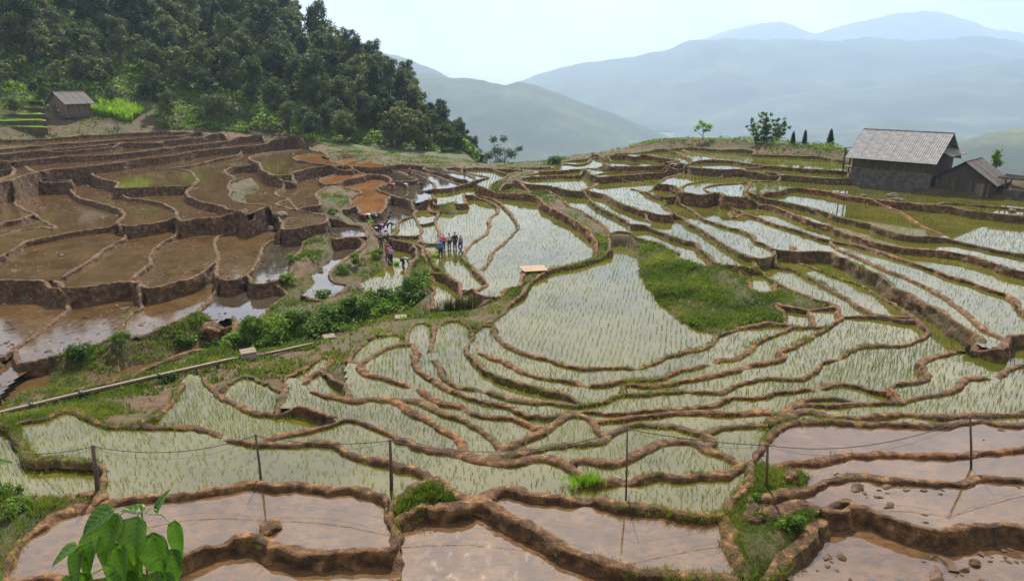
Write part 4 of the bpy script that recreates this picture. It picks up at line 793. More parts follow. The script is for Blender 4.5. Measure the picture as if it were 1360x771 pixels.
    mk = 'mud_grey' if (q[:, 0].mean() < -9 and q[:, 1].mean() > 40) else ('mud', 'mud_grassy', 'mud_red', 'mud', 'mud_grassy')[len(BUNDS) % 5] if dmin > 23 else 'mud'
    BUNDS.append((VV.reshape(-1, 3), fl, ct, mk))
    CREST.append(np.c_[q[:, :2], U + hb, nrm * sg[:, None], dr, W, np.full(len(q), step), gap])
for v, fl, ct, s in BUNDS:
    o = new_obj("earth_bund", mesh_np("earth_bund", v, fl, ct), M[s], ground)

# ------------------------------------------------------------------ paddies: one sheet of standing water per field
def dil(a, allow, n):
    for it in range(n):
        g = a.copy()
        for sh, ax in ((1, 0), (-1, 0), (1, 1), (-1, 1)): g |= np.roll(a, sh, ax)
        a = a | (g & allow)
    return a
PADDY = {}
SHORE = np.zeros((GH, GW), bool)          # where a field meets a bank without a bund
for n, q in DENSE.items():
    if n[-1] == '!':
        i, j = gi(q[:, 0], q[:, 1]); SHORE[i, j] = True
SHORE = dil(SHORE, np.ones_like(SHORE), 6)
for l in range(1, NL):
    if KIND[l] in 'wo': continue
    m0 = FULL == l
    ii, jj = np.where(m0)
    if len(ii) < 20: continue
    i0, i1, j0, j1 = max(0, ii.min() - 8), ii.max() + 9, max(0, jj.min() - 8), jj.max() + 9
    sub = m0[i0:i1, j0:j1]
    al = WILD[i0:i1, j0:j1] & SHORE[i0:i1, j0:j1] & (minf(HM[i0:i1, j0:j1], 2) > LEV[l] + .01)
    sub = dil(sub, al, 3)
    vs_, fs_ = [], []
    for r in range(sub.shape[0]):
        d = np.diff(np.concatenate([[0], sub[r].astype(np.int8), [0]]))
        for a, b in zip(np.where(d == 1)[0], np.where(d == -1)[0]):
            x0, x1 = GX0 + (j0 + a) * GS, GX0 + (j0 + b) * GS; y0 = GY0 + (i0 + r) * GS; y1 = y0 + GS
            k = len(vs_); vs_ += [(x0, y0, LEV[l]), (x1, y0, LEV[l]), (x1, y1, LEV[l]), (x0, y1, LEV[l])]; fs_ += [k, k + 1, k + 2, k + 3]
    cx, cy_ = XX[ii, jj].mean(), YY[ii, jj].mean()
    if KIND[l] == 'r': mt = M['w_rice']
    elif KIND[l] == 'g': mt = M['w_orange']
    elif KIND[l] == 'p': mt = M['w_pond']
    elif cy_ < 36 and abs(cx) < 32 and LEV[l] > -14.6: mt = M['w_front']
    else: mt = M['w_brown']
    me = mesh_np("paddy", np.array(vs_), np.array(fs_), np.full(len(fs_) // 4, 4), False)
    PADDY[l] = new_obj("paddy", me, mt); tag(PADDY[l], kind='structure')
print("paddies", len(PADDY), "bunds", len(BUNDS))

# ------------------------------------------------------------------ far mountains: each ridge a thing of the setting
def ridge(name, sil, D, depth, base, seed, mat, rough=.16, n_d=40, n_a=300):
    """sil: (picture column, height of the crest above eye level as a tangent x 1000) round the compass; D distance; depth of the front slope"""
    sil = np.array(sil, float)
    cols = np.linspace(sil[0, 0], sil[-1, 0], n_a)
    top = np.interp(cols, sil[:, 0], sil[:, 1]) / 1000.0
    top = np.convolve(np.pad(top, 2, mode='edge'), np.ones(5) / 5, 'valid')
    top = top + (.0016 * fbm(cols / 22.0, seed, 0.5, 4) + .0012 * fbm(cols / 70.0, seed, 1.5, 3)) * np.clip(D / 4000, .6, 1.2)
    ax = (cols - 680) / (919 * 1.047)
    uu = np.linspace(-1.0, .5, n_d)
    V = np.zeros((n_d, n_a, 3))
    for i, u in enumerate(uu):
        d = D + u * depth
        x = ax * d; y = np.full(n_a, d)
        nx, ny = x / depth * 2.2, y / depth * 2.2
        nz = fbm(nx * 1.3 + seed, ny * 1.3, seed * .7, 5)
        rid = 1 - np.abs(fbm(nx * 1.1 + seed * 3, ny * .45, seed, 4)) * 2
        ht = top * D
        prof = np.clip(1 - abs(u) ** (1.15 if u < 0 else 1.0), 0, 1)
        z = base + (ht - base) * prof
        env = prof * (1 - prof) * 4
        z = z + (ht - base) * rough * (nz * .7 + rid * .5 - .2) * env + (ht - base) * .012 * vnoise(nx * 14, ny * 14, seed) * (prof > .9)
        V[i, :, 0] = x; V[i, :, 1] = y; V[i, :, 2] = z
    idx = np.arange(n_d * n_a).reshape(n_d, n_a)
    quads = np.stack([idx[:-1, :-1].ravel(), idx[:-1, 1:].ravel(), idx[1:, 1:].ravel(), idx[1:, :-1].ravel()], 1)
    o = new_obj(name, mesh_np(name, V.reshape(-1, 3), quads.ravel(), np.full(len(quads), 4)), mat)
    return tag(o, kind='structure')
def tn(px, py):                                                  # picture point near the skyline -> column, tangent of elevation x 1000
    v = (385.5 - py) / 919.0; c, s = math.cos(PITCH), math.sin(PITCH)
    return (px, (v * c - s) / (c + v * s) * 1000)
m_hill, nt, b = mat_new("wooded_slope")
n1 = noise_node(nt, .004, 7, .62); n2 = noise_node(nt, .03, 5, .6)
c1 = ramp(nt, n1.outputs["Fac"], [(.34, (.010, .022, .012)), (.5, (.022, .040, .018)), (.64, (.055, .075, .030)), (.78, (.10, .11, .055))])
c2 = ramp(nt, n2.outputs["Fac"], [(.3, (.65, .7, .65)), (.7, (1.25, 1.25, 1.15))])
nt.links.new(mixc(nt, 1.0, c1.outputs[0], c2.outputs[0], 'MULTIPLY'), b.inputs["Base Color"]); b.inputs["Roughness"].default_value = .95
R = lambda *pts: [tn(*p) for p in pts]
ridge("hill", R((300, 60), (420, 66), (500, 68), (530, 74), (560, 85), (580, 93), (600, 106), (640, 140), (700, 190)), 3800, 1050, -250, 2.1, m_hill)
ridge("hill", R((380, 95), (480, 92), (545, 97), (575, 98), (600, 104), (625, 104), (650, 109), (672, 113), (690, 108), (712, 113), (740, 123), (780, 138), (820, 152), (860, 168), (890, 180), (930, 200), (980, 215)), 2500, 760, -250, 5.3, m_hill, .2)
ridge("mountain", R((620, 150), (690, 108), (725, 95), (765, 84), (800, 80), (850, 73), (885, 66), (905, 55), (950, 51), (1000, 54), (1050, 51), (1100, 55), (1150, 49), (1200, 54), (1250, 51), (1300, 47), (1360, 58), (1480, 66), (1650, 90)), 5400, 1850, -250, 8.2, m_hill, .2, 48, 420)
ridge("mountain", R((800, 215), (860, 190), (920, 158), (960, 147), (1000, 136), (1080, 121), (1150, 116), (1220, 100), (1300, 86), (1360, 76), (1480, 60), (1650, 66)), 4000, 1150, -250, 3.7, m_hill, .22)
ridge("hill", R((840, 225), (900, 206), (1000, 187), (1080, 172), (1150, 164), (1190, 153), (1230, 158), (1300, 164), (1360, 155), (1480, 140), (1650, 130)), 2750, 750, -250, 6.6, m_hill, .22)
ridge("hill", R((1080, 262), (1160, 240), (1220, 215), (1265, 196), (1300, 185), (1330, 176), (1360, 171), (1480, 150), (1650, 140)), 1150, 400, -190, 1.4, m_hill, .2)
ridge("mountain", R((780, 105), (850, 82), (930, 53), (960, 41), (1000, 31), (1030, 29), (1055, 38), (1075, 46), (1100, 38), (1130, 29), (1180, 18), (1220, 15), (1250, 20), (1280, 29), (1300, 38), (1360, 46), (1480, 60), (1650, 70)), 8500, 2500, -250, 4.4, m_hill, .16)

# pale sheds and houses of the valley town
m_pale = plain("pale_render", [(.3, (.55, .54, .50)), (.7, (.75, .73, .70))], .05, .8, 0)
m_roof = plain("town_roof", [(.3, (.30, .26, .25)), (.7, (.55, .52, .52))], .05, .7, 0)
TOWN = ['long white shed roof lying in the hazy valley', 'shorter pale roof beside the long white valley shed', 'pale block behind the white valley sheds', 'small house above the white sheds in the valley town', 'house at the middle of the valley town', 'low pale building at the right part of the valley town', 'rightmost small house of the valley town', 'low roof just beyond the crest left of the white shed', 'pale low building in the valley between crest and white shed', 'small hazy house behind the low valley buildings', 'farthest small house at the left of the valley town', 'pale roof at the right edge of the visible valley floor']
for ti, (px, d, L, Wd, H, az) in enumerate(((745, 1900, 96, 22, 9, .35), (757, 1850, 60, 16, 8, .3), (775, 2050, 46, 14, 8, .1), (762, 2200, 30, 14, 9, 0), (782, 2250, 26, 14, 10, .4), (800, 2150, 34, 14, 8, -.2), (812, 2300, 26, 12, 9, .2), (668, 1700, 30, 12, 7, 0), (700, 1750, 44, 14, 7, .1), (715, 2100, 26, 12, 8, .3), (690, 2300, 22, 12, 8, 0), (830, 2000, 40, 14, 7, .15))):
    x = (px - 680) / (919 * 1.047) * d
    z = float(z_out(x, d)) if d < 2500 else -250
    z = max(z, -255)
    t = thing("valley_building", None, "building", (x, d, z), az, "buildings of the valley town")
    t["label"] = TOWN[ti]
    MB().box((0, 0, H / 2), (L, Wd, H)).build("wall", m_pale, t)
    MB().add([(-L / 2 - 1, -Wd / 2 - 1, H), (L / 2 + 1, -Wd / 2 - 1, H), (L / 2 + 1, 0, H + 4), (-L / 2 - 1, 0, H + 4), (L / 2 + 1, Wd / 2 + 1, H), (-L / 2 - 1, Wd / 2 + 1, H)],
             [(0, 1, 2, 3), (3, 2, 4, 5), (0, 3, 5), (1, 4, 2), (0, 5, 4, 1)]).build("roof", m_pale if L > 50 else m_roof, t)

# the hazy air: one closed box round everything up to the farthest peaks
hz = MB().box((0, 3800, 320), (26000, 13600, 1160)).mesh("haze")
m_haze = bpy.data.materials.new("haze_air"); m_haze.use_nodes = True
hn = m_haze.node_tree; hn.nodes.clear()
ho = hn.nodes.new("ShaderNodeOutputMaterial"); hv = hn.nodes.new("ShaderNodeVolumePrincipled")
hv.inputs["Color"].default_value = (.52, .71, 1.0, 1); hv.inputs["Density"].default_value = 1.75e-4; hv.inputs["Anisotropy"].default_value = .2
hn.links.new(hv.outputs[0], ho.inputs["Volume"])
haze = new_obj("haze", hz, m_haze); tag(haze, kind='stuff')

# ------------------------------------------------------------------ blades: rice seedlings, grass, weeds
def tufts(pos, h, nb, spread, width, lean=.35, seed=0, bend=.5):
    """triangle blades in tufts: pos (n,3); h height per tuft (n,)"""
    rg = np.random.default_rng(seed); n = len(pos)
    a = rg.uniform(0, 2 * np.pi, (n, nb)); r = rg.uniform(0, 1, (n, nb)) ** .7 * spread
    hh = h[:, None] * rg.uniform(.6, 1.15, (n, nb)); ln = rg.normal(0, lean, (n, nb)) * hh; la = a + rg.normal(0, .8, (n, nb))
    bx = pos[:, None, 0] + np.cos(a) * r; by = pos[:, None, 1] + np.sin(a) * r; bz = np.repeat(pos[:, 2:3], nb, 1) - .02
    w = width * rg.uniform(.7, 1.3, (n, nb)) * (h[:, None] / h.mean()); wa = rg.uniform(0, np.pi, (n, nb))
    tx = bx + np.cos(la) * np.abs(ln); ty = by + np.sin(la) * np.abs(ln); tz = bz + hh
    mx = bx + np.cos(la) * np.abs(ln) * (.5 - .3 * bend); my = by + np.sin(la) * np.abs(ln) * (.5 - .3 * bend); mz = bz + hh * .55
    dx, dy = np.cos(wa) * w / 2, np.sin(wa) * w / 2
    V = np.stack([np.stack([bx - dx * .7, by - dy * .7, bz], -1), np.stack([bx + dx * .7, by + dy * .7, bz], -1), np.stack([mx + dx, my + dy, mz], -1), np.stack([mx - dx, my - dy, mz], -1), np.stack([tx, ty, tz], -1)], 2).reshape(-1, 3)
    k = np.arange(n * nb) * 5
    f = np.stack([k, k + 1, k + 2, k + 3, k + 3, k + 2, k + 4], 1).ravel(); c = np.tile([4, 3], n * nb)
    return V, f, c
# rice set out in wavering rows, a sheet of seedlings for each field
NRICE = 0
for l, pd in PADDY.items():
    if KIND[l] != 'r': continue
    m0 = FULL == l; ii, jj = np.where(m0)
    cx, cy_ = XX[ii, jj].mean(), YY[ii, jj].mean(); d = math.hypot(cx, cy_)
    sp = .17 if d < 30 else (.21 if d < 45 else (.30 if d < 75 else .42))
    x0, x1, y0, y1 = XX[ii, jj].min(), XX[ii, jj].max(), YY[ii, jj].min(), YY[ii, jj].max()
    th = RNG.uniform(-.25, .25); c, s = math.cos(th), math.sin(th)
    R_ = max(x1 - x0, y1 - y0) * .75 + 1; n = int(2 * R_ / sp)
    u, v = np.meshgrid((np.arange(n) - n / 2) * sp, (np.arange(int(n * .8)) - n * .4) * sp * 1.25)
    u = u + .12 * vnoise(u * .3, v * .3, l) + RNG.normal(0, sp * .08, u.shape); v = v + RNG.normal(0, sp * .10, v.shape)
    x = ((x0 + x1) / 2 + c * u - s * v).ravel(); y = ((y0 + y1) / 2 + s * u + c * v).ravel()
    k = (x > x0) & (x < x1) & (y > y0) & (y < y1); x, y = x[k], y[k]
    i, j = gi(x, y); k = LAB[i, j] == l
    thin = vnoise(x * .18, y * .18, l * 3.1) + .5 * vnoise(x * .7, y * .7, l)
    k &= RNG.uniform(0, 1, len(x)) < np.clip(.86 + .35 * thin, .25, 1)
    k &= RNG.uniform(0, 1, len(x)) < (.62 + .38 * ((l * 53) % 7) / 6)
    x, y = x[k], y[k]
    if len(x) < 6: continue
    hgt = RNG.uniform(.75, 1.25, len(x)) * (.72 + .5 * ((l * 37) % 11) / 10) * (.21 if d < 45 else .19)
    V, f, ct = tufts(np.c_[x, y, np.full(len(x), LEV[l])], hgt, 4 if d < 48 else 3, .05 if d < 48 else .09, .016 if d < 30 else (.020 if d < 48 else (.024 if d < 80 else .034)), .40, l)
    NRICE += len(x)
    o = new_obj("rice_seedlings", mesh_np("rice_seedlings", V, f, ct, False), M['rice'], pd); tag(o, kind='stuff')
print("rice tufts", NRICE)

# grass along the bunds
C_ = np.vstack(CREST)
dd = np.hypot(C_[:, 0], C_[:, 1])
inview = (np.abs(np.arctan2(C_[:, 0], C_[:, 1])) < .75)
den = np.clip(vnoise(C_[:, 0] * .16, C_[:, 1] * .16, 5.5) * 1.1 + .35 * vnoise(C_[:, 0] * .9, C_[:, 1] * .9, 2.5) + .10, 0, 1)
left = (C_[:, 0] < -8) & (C_[:, 1] > 40); den = np.where(left, den * .25, den)
lam = den * C_[:, 7] * np.where(dd < 34, 110, np.where(dd < 60, 45, 14)) * inview * (C_[:, 8] < .3)
num = RNG.poisson(lam); src = np.repeat(np.arange(len(C_)), num)
side = RNG.choice([-1.0, 1.0, 1.0, 1.0], len(src)); t = RNG.uniform(.25, 1.25, len(src))
drop = np.clip(C_[src, 5], 0, 3)
fall = np.where(side > 0, np.clip((t - .85) / .4, 0, 1) * drop * .75 * RNG.uniform(0, 1, len(src)), 0)
off = side * t * C_[src, 6] + np.where(side > 0, fall * .25, 0)
gx_ = C_[src, 0] + C_[src, 3] * off + RNG.normal(0, .06, len(src)); gy_ = C_[src, 1] + C_[src, 4] * off + RNG.normal(0, .06, len(src))
gz_ = C_[src, 2] - fall - .10 * t
hg = RNG.uniform(.08, .22, len(src)) * np.where(dd[src] < 34, 1, 1.25)
near = dd[src] < 36
V1, f1_, c1_ = tufts(np.c_[gx_, gy_, gz_][near], hg[near], 6, .07, .016, .55, 5)
V2, f2_, c2_ = tufts(np.c_[gx_, gy_, gz_][~near], hg[~near], 4, .12, .04, .55, 6)
o = new_obj("grass", mesh_np("grass", np.vstack([V1, V2]), np.concatenate([f1_, f2_ + len(V1)]), np.concatenate([c1_, c2_]), False), M['grass'])
tag(o, "short green grass growing along the mud banks", None, None, 'stuff')
# weeds on the rough banks and in the gully
wi, wj = np.where(WILD & ((FULL != OUT) | ((DD < DT + 16) & (DD > 15) & (np.abs(np.arctan2(XX, YY)) < .72)))); wx, wy = XX[wi, wj], YY[wi, wj]
wd = np.hypot(wx, wy); cov = vnoise(wx * .14, wy * .14, 7.7) + .5 * vnoise(wx * .6, wy * .6, 3.0)
pipe_bank = (wx > -27) & (wx < -11) & (wy > 28) & (wy < 40)
lam = np.clip(.45 + 1.0 * cov - .45 * pipe_bank + .5 * (wd < 27) + .75 * ((wx > 6) & (wx < 26) & (wy > 36) & (wy < 64)), .04, 1.2) * GS * GS * np.where(wd < 27, 260, np.where(wd < 34, 120, np.where(wd < 60, 55, np.where(wd < 100, 24, 9))))
num = RNG.poisson(lam); src = np.repeat(np.arange(len(wx)), num)
px_, py_ = wx[src] + RNG.uniform(-.1, .1, len(src)), wy[src] + RNG.uniform(-.1, .1, len(src))
pz_ = ground_z(px_, py_)
nr = wd[src] < 34
hh_ = RNG.uniform(.07, .24, len(src)) * np.clip(1 + .6 * vnoise(px_ * .5, py_ * .5, 1.0), .5, 1.6) * np.where(wd[src] < 27, 1.05, 1)
V1, f1_, c1_ = tufts(np.c_[px_, py_, pz_][nr], hh_[nr], 6, .09, .02, .5, 7)
V2, f2_, c2_ = tufts(np.c_[px_, py_, pz_][~nr], hh_[~nr] * 1.15, 5, .16, .05, .6, 8)
o = new_obj("weeds", mesh_np("weeds", np.vstack([V1, V2]), np.concatenate([f1_, f2_ + len(V1)]), np.concatenate([c1_, c2_]), False), M['grass'])
tag(o, "tangled green weeds covering the gully and rough banks", None, None, 'stuff')
print("grass", len(src))

# clods of ploughed mud standing out of the flooded fields
ico = bmesh.new(); bmesh.ops.create_icosphere(ico, subdivisions=1, radius=1.0)
IV = np.array([v.co[:] for v in ico.verts]); ico.verts.index_update(); IF = np.array([[v.index for v in f.verts] for f in ico.faces]); ico.free()
cl = []
for l, pd in PADDY.items():
    if KIND[l] not in 'fp': continue
    ii, jj = np.where(LAB == l); d = math.hypot(XX[ii, jj].mean(), YY[ii, jj].mean())
    area = len(ii) * GS * GS
    rate = 4.5 if d < 27 and XX[ii, jj].mean() > 6 else (.30 if d < 32 else 1.2 if d < 95 else .35)
    if d > 98 and XX[ii, jj].mean() > -24: rate = .02
    k = RNG.integers(0, len(ii), RNG.poisson(area * rate))
    x, y = XX[ii[k], jj[k]], YY[ii[k], jj[k]]
    g = vnoise(x * .35, y * .35, l * 1.7); th_ = -.35 if rate > 4 else 0.0; x, y = x[g > th_], y[g > th_]
    for a, b in zip(x, y): cl.append((a, b, LEV[l], d))
cl = np.array(cl)
sz = RNG.lognormal(-2.75, .45, len(cl)) * np.where(cl[:, 3] < 32, 1.15, 1.25)
jit = 1 + .35 * RNG.normal(0, 1, (len(cl), len(IV), 1)); ang = RNG.uniform(0, 6.3, len(cl)); ca, sa = np.cos(ang)[:, None], np.sin(ang)[:, None]
loc = IV[None] * jit * sz[:, None, None] * np.array([1.5, .9, .55])
V = np.stack([loc[..., 0] * ca - loc[..., 1] * sa + cl[:, 0:1], loc[..., 0] * sa + loc[..., 1] * ca + cl[:, 1:2], loc[..., 2] + cl[:, 2:3] - sz[:, None] * .05], -1).reshape(-1, 3)
F = (IF[None] + (np.arange(len(cl)) * len(IV))[:, None, None]).reshape(-1)
o = new_obj("mud_clods", mesh_np("mud_clods", V, F, np.full(len(F) // 3, 3), False), plain("wet_clod", [(.3, (.040, .021, .010)), (.7, (.105, .058, .026))], 3, .8, .4, .03))
tag(o, "clods of ploughed mud standing in the flooded fields", None, None, 'stuff')
print("clods", len(cl))

# ------------------------------------------------------------------ trees
def crown_mesh(name, lobes, n, size, seed, shell=.75, flat=1.0):
    """leaf-sized faces spread through lobes (x, y, z, r)"""
    rg = np.random.default_rng(seed); lobes = np.array(lobes, float)
    w = lobes[:, 3] ** 2; li = rg.choice(len(lobes), n, p=w / w.sum())
    u = rg.normal(0, 1, (n, 3)); u /= np.linalg.norm(u, axis=1, keepdims=True)
    r = lobes[li, 3] * (1 - (1 - shell) * rg.uniform(0, 1, n) ** .6 * 2.2).clip(.1, 1.05)
    r = r * (1 + .28 * vnoise(u[:, 0] * 2.3 + li, u[:, 1] * 2.3, u[:, 2] * 2.3 + seed))
    c = lobes[li, :3] + u * r[:, None] * np.array([1, 1, .85 * flat])
    nrm = u + rg.normal(0, .75, (n, 3)); nrm[:, 2] += .35; nrm /= np.linalg.norm(nrm, axis=1, keepdims=True)
    t1 = np.cross(nrm, rg.normal(0, 1, (n, 3))); t1 /= np.linalg.norm(t1, axis=1, keepdims=True); t2 = np.cross(nrm, t1)
    s = size * rg.uniform(.6, 1.35, (n, 1))
    V = np.stack([c - t1 * s * .5, c + t2 * s * .36, c + t1 * s * .5, c - t2 * s * .36 + nrm * s * .12], 1).reshape(-1, 3)
    return mesh_np(name, V, np.arange(n * 4), np.full(n, 4), False)
def trunk_mesh(name, h, r, seed, limbs=(), lean=.06):
    rg = random.Random(seed); mb = MB(); n = 6
    pts = [(rg.uniform(-1, 1) * lean * h * (i / n), rg.uniform(-1, 1) * lean * h * (i / n), h * i / n - .3) for i in range(n + 1)]
    mb.tube(pts, [r * (1.35 if i == 0 else 1) * (1 - .72 * i / n) for i in range(n + 1)], 7)
    for (x, y, z, q) in limbs:
        b = Vector(pts[max(1, min(n - 1, int(n * .75 * min(z / h, 1))))]); e = Vector((x, y, z)); m = b.lerp(e, .5) + Vector((0, 0, -.06 * h))
        mb.tube([b, m, e], [r * .5, r * .33, r * .14], 5, False)
    return mb.mesh(name, True)
def rand_lobes(seed, h, R_, n, top=.95, low=.4):
    rg = random.Random(seed); L = []
    for i in range(n):
        t = (i + .5) / n; z = h * (low + (top - low) * t); rr = R_ * math.sin(math.pi * (.22 + .66 * t)) ** .8
        a = i * 2.4 + rg.uniform(-.5, .5); q = rr * rg.uniform(.25, .8)
        L.append((q * math.cos(a), q * math.sin(a), z + rg.uniform(-.05, .05) * h, R_ * rg.uniform(.34, .56)))
    L.append((0, 0, h * top - R_ * .25, R_ * .45))
    return L
PROTO = []
for s, (h, R_, n, nl, sz) in enumerate(((11, 4.4, 11, 3000, .50), (13.5, 4.0, 13, 3000, .50), (9, 4.6, 10, 2700, .48), (15, 4.4, 14, 3300, .52), (10.5, 3.2, 10, 2400, .46), (8, 3.6, 9, 2200, .44))):
    lb = rand_lobes(s * 7 + 3, h, R_, n, .95, .32)
    PROTO.append((crown_mesh("crown", lb, nl, sz, s + 20, .72), trunk_mesh("trunk", h * .8, .22 + .01 * h, s, lb[::3])))
    for m_ in PROTO[-1]: m_.materials.append(M['tree'] if m_.name.startswith('crown') else M['bark'])
def put_tree(name, label, x, y, z, k, sc, rz, group=None, sz_=None):
    t = thing(name, label, "tree", (x, y, z), rz, group); t.scale = (sc, sc, sz_ or sc)
    new_obj("crown", PROTO[k][0], None, t); new_obj("trunk", PROTO[k][1], None, t)
    return t
def dir_xy(px, d):
    ax = (px - 680) / (919 * 1.047); y = d / math.hypot(1, ax); return ax * y, y
# the wood on the hill: staggered rows up the slope
pts = []
rg = random.Random(5)
d_rows = []
px = -70.0
cand = []
for row in range(15):
    pxc = -60 + (row % 2) * 13
    while pxc < 642:
        dt = float(np.interp(pxc, _tp[:, 0], _tp[:, 1])); ds = float(np.interp(pxc, HILL_TOP[:, 0], HILL_TOP[:, 2]))
        lo = dt + (4 if pxc > 200 else 16) + 24 * min(1, max(0, (pxc - 400) / 60)); t = row / 14.0
        d = lo + (ds + 22 - lo) * t ** 1.12 + rg.uniform(-3, 3)
        if pxc > 560 and row > 9: pxc += 30; continue
        cand.append((pxc + rg.uniform(-8, 8), d, row))
        pxc += 27 * (165 / d) * rg.uniform(.8, 1.2) + 4
rg.shuffle(cand)
print("forest candidates", len(cand))
cand = cand[:300]
for pxc, d, row in cand:
    x, y = dir_xy(pxc, d); z = float(z_out(x, y))
    sc = rg.uniform(.58, .92) * (.62 if pxc > 540 else 1) * (.8 if row < 2 else 1) * (.8 if pxc > 600 else 1)
    if pxc < 190 and row < 3: sc *= .55
    zone = ("at the foot of the hill wood" if row < 2 else "low on the wooded hill" if row < 5 else "halfway up the wooded hill" if row < 9 else "high on the wooded hill")
    part = ("near the hut" if pxc < 190 else "above the brown terraces" if pxc < 400 else "above the orange ponds" if pxc < 530 else "on the hill's right-hand spur")
    size = "small" if sc < .58 else "tall" if sc > .80 else "medium-sized"
    put_tree("forest_tree", size + " dark tree " + zone + " " + part, x, y, z - .2, rg.randrange(6), sc, rg.uniform(0, 6.28), "trees of the hill forest")
for k in range(22):                                             # the wood thins to scrubby small trees at its right end
    pxc = 548 + k * 4.9 + rg.uniform(-4, 4); dt = float(np.interp(pxc, _tp[:, 0], _tp[:, 1])); d = dt + 22 + rg.uniform(0, 20); x, y = dir_xy(pxc, d)
    put_tree("scrub_tree", "scrubby little tree where the hill wood runs out above the flooded fields", x, y, float(z_out(x, y)) - .3, rg.randrange(6), rg.uniform(.34, .50) * (1 - .35 * max(0, (pxc - 600) / 55)), rg.uniform(0, 6.28), "scrub trees at the end of the wood")
# the rest of the wood behind and between them, as one mass
CL_ = [crown_mesh("forest", rand_lobes(s * 5 + 90, 9, 3.6, 9, .95, .25), 1050, .66, s + 200, .72) for s in range(3)]
cv = []
for m_ in CL_:
    a_ = np.empty(len(m_.vertices) * 3, np.float32); m_.vertices.foreach_get("co", a_); cv.append(a_.reshape(-1, 3)); bpy.data.meshes.remove(m_)
fv = []
for k in range(190):
    pxc = rg.uniform(-60, 560); dt = float(np.interp(pxc, _tp[:, 0], _tp[:, 1])); ds = float(np.interp(pxc, HILL_TOP[:, 0], HILL_TOP[:, 2]))
    d = dt + 22 + (ds + 8 - dt - 22) * rg.random(); x, y = dir_xy(pxc, d); z = float(z_out(x, y)); a = rg.uniform(0, 6.28); sc = rg.uniform(.55, .95)
    v = cv[k % 3] * sc; fv.append(np.c_[v[:, 0] * math.cos(a) - v[:, 1] * math.sin(a) + x, v[:, 0] * math.sin(a) + v[:, 1] * math.cos(a) + y, v[:, 2] + z])
V = np.vstack(fv)
o = new_obj("forest", mesh_np("forest", V, np.arange(len(V)), np.full(len(V) // 4, 4), False), M['tree']); tag(o, "close-packed tree crowns filling the wooded hillside", None, None, 'stuff')
# undergrowth between the trunks and along the wood's edge
n = 46000
pp = RNG.uniform(-90, 650, n); dt = np.interp(pp, _tp[:, 0], _tp[:, 1]); ds = np.interp(pp, HILL_TOP[:, 0], HILL_TOP[:, 2])
d = dt + 2 + np.where(pp < 200, 14, 0) + 22 * np.clip((pp - 400) / 60, 0, 1) + (ds + 15 - dt) * RNG.uniform(0, 1, n) ** 1.25
ax = (pp - 680) / (919 * 1.047); y = d / np.hypot(1, ax); x = ax * y
mound = np.clip(vnoise(x * .22, y * .22, 4.0) + .3, 0, 1) * 3.0
z = z_out(x, y) + mound * RNG.uniform(.0, 1, n) ** .5
nv = RNG.normal(0, 1, (n, 3)); nv[:, 2] = np.abs(nv[:, 2]) + .3; nv /= np.linalg.norm(nv, axis=1, keepdims=True)
t1 = np.cross(nv, RNG.normal(0, 1, (n, 3))); t1 /= np.linalg.norm(t1, axis=1, keepdims=True); t2 = np.cross(nv, t1)
s = RNG.uniform(.4, .95, (n, 1)); c = np.c_[x, y, z + .2]
V = np.stack([c - t1 * s * .5, c + t2 * s * .4, c + t1 * s * .5, c - t2 * s * .4], 1).reshape(-1, 3)
o = new_obj("undergrowth", mesh_np("undergrowth", V, np.arange(n * 4), np.full(n, 4), False), M['bush'])
tag(o, "green undergrowth filling the gaps of the hillside wood", None, None, 'stuff')

# ------------------------------------------------------------------ shrubs, crest trees
M['conifer'] = make_leaf("conifer_needle", [(.25, (.012, .030, .014)), (.7, (.035, .065, .03))], .15, .6, .3)
M['bright'] = make_leaf("young_leaf", [(.25, (.10, .20, .015)), (.6, (.19, .33, .03)), (.85, (.30, .42, .06))], .45, .6, .2)
M['bamboo'] = make_leaf("bamboo_leaf", [(.25, (.04, .085, .03)), (.6, (.085, .15, .055)), (.85, (.14, .20, .08))], .42, .4, .2)
M['reed'] = make_leaf("reed_blade", [(.3, (.03, .035, .012)), (.7, (.09, .09, .03))], .3, .6, .2)
BUSHP = []
for s, (R_, H_, n, lf) in enumerate(((1.0, 1.0, 900, .15), (1.2, .8, 1000, .16), (.8, 1.2, 800, .14), (1.1, 1.1, 950, .19))):
    rg = random.Random(s + 50)
    lb = [(rg.uniform(-.55, .55) * R_, rg.uniform(-.55, .55) * R_, H_ * rg.uniform(.25, .8), R_ * rg.uniform(.28, .5)) for i in range(9)]
    cm = crown_mesh("foliage", lb, n, lf, s + 70, .6); cm.materials.append(M['bush'])
    mb = MB()
    for i in range(5):
        a = i * 1.25; mb.tube([(0, 0, -.2), (.3 * R_ * math.cos(a), .3 * R_ * math.sin(a), .4 * H_), (.5 * R_ * math.cos(a), .5 * R_ * math.sin(a), .75 * H_)], [.03, .02, .008], 5, False)
    sm = mb.mesh("stem", True); sm.materials.append(M['bark']); BUSHP.append((cm, sm))
def put_bush(label, x, y, k, sc, group=None, z=None, name="bush"):
    t = thing(name, label, "bush", (x, y, float(ground_z(x, y)) - .05 if z is None else z), k * 1.7 + x, group); t.scale = (sc, sc, sc)
    new_obj("foliage", BUSHP[k % 4][0], None, t); new_obj("stem", BUSHP[k % 4][1], None, t)
    return t
GB = "bushes in the gully"
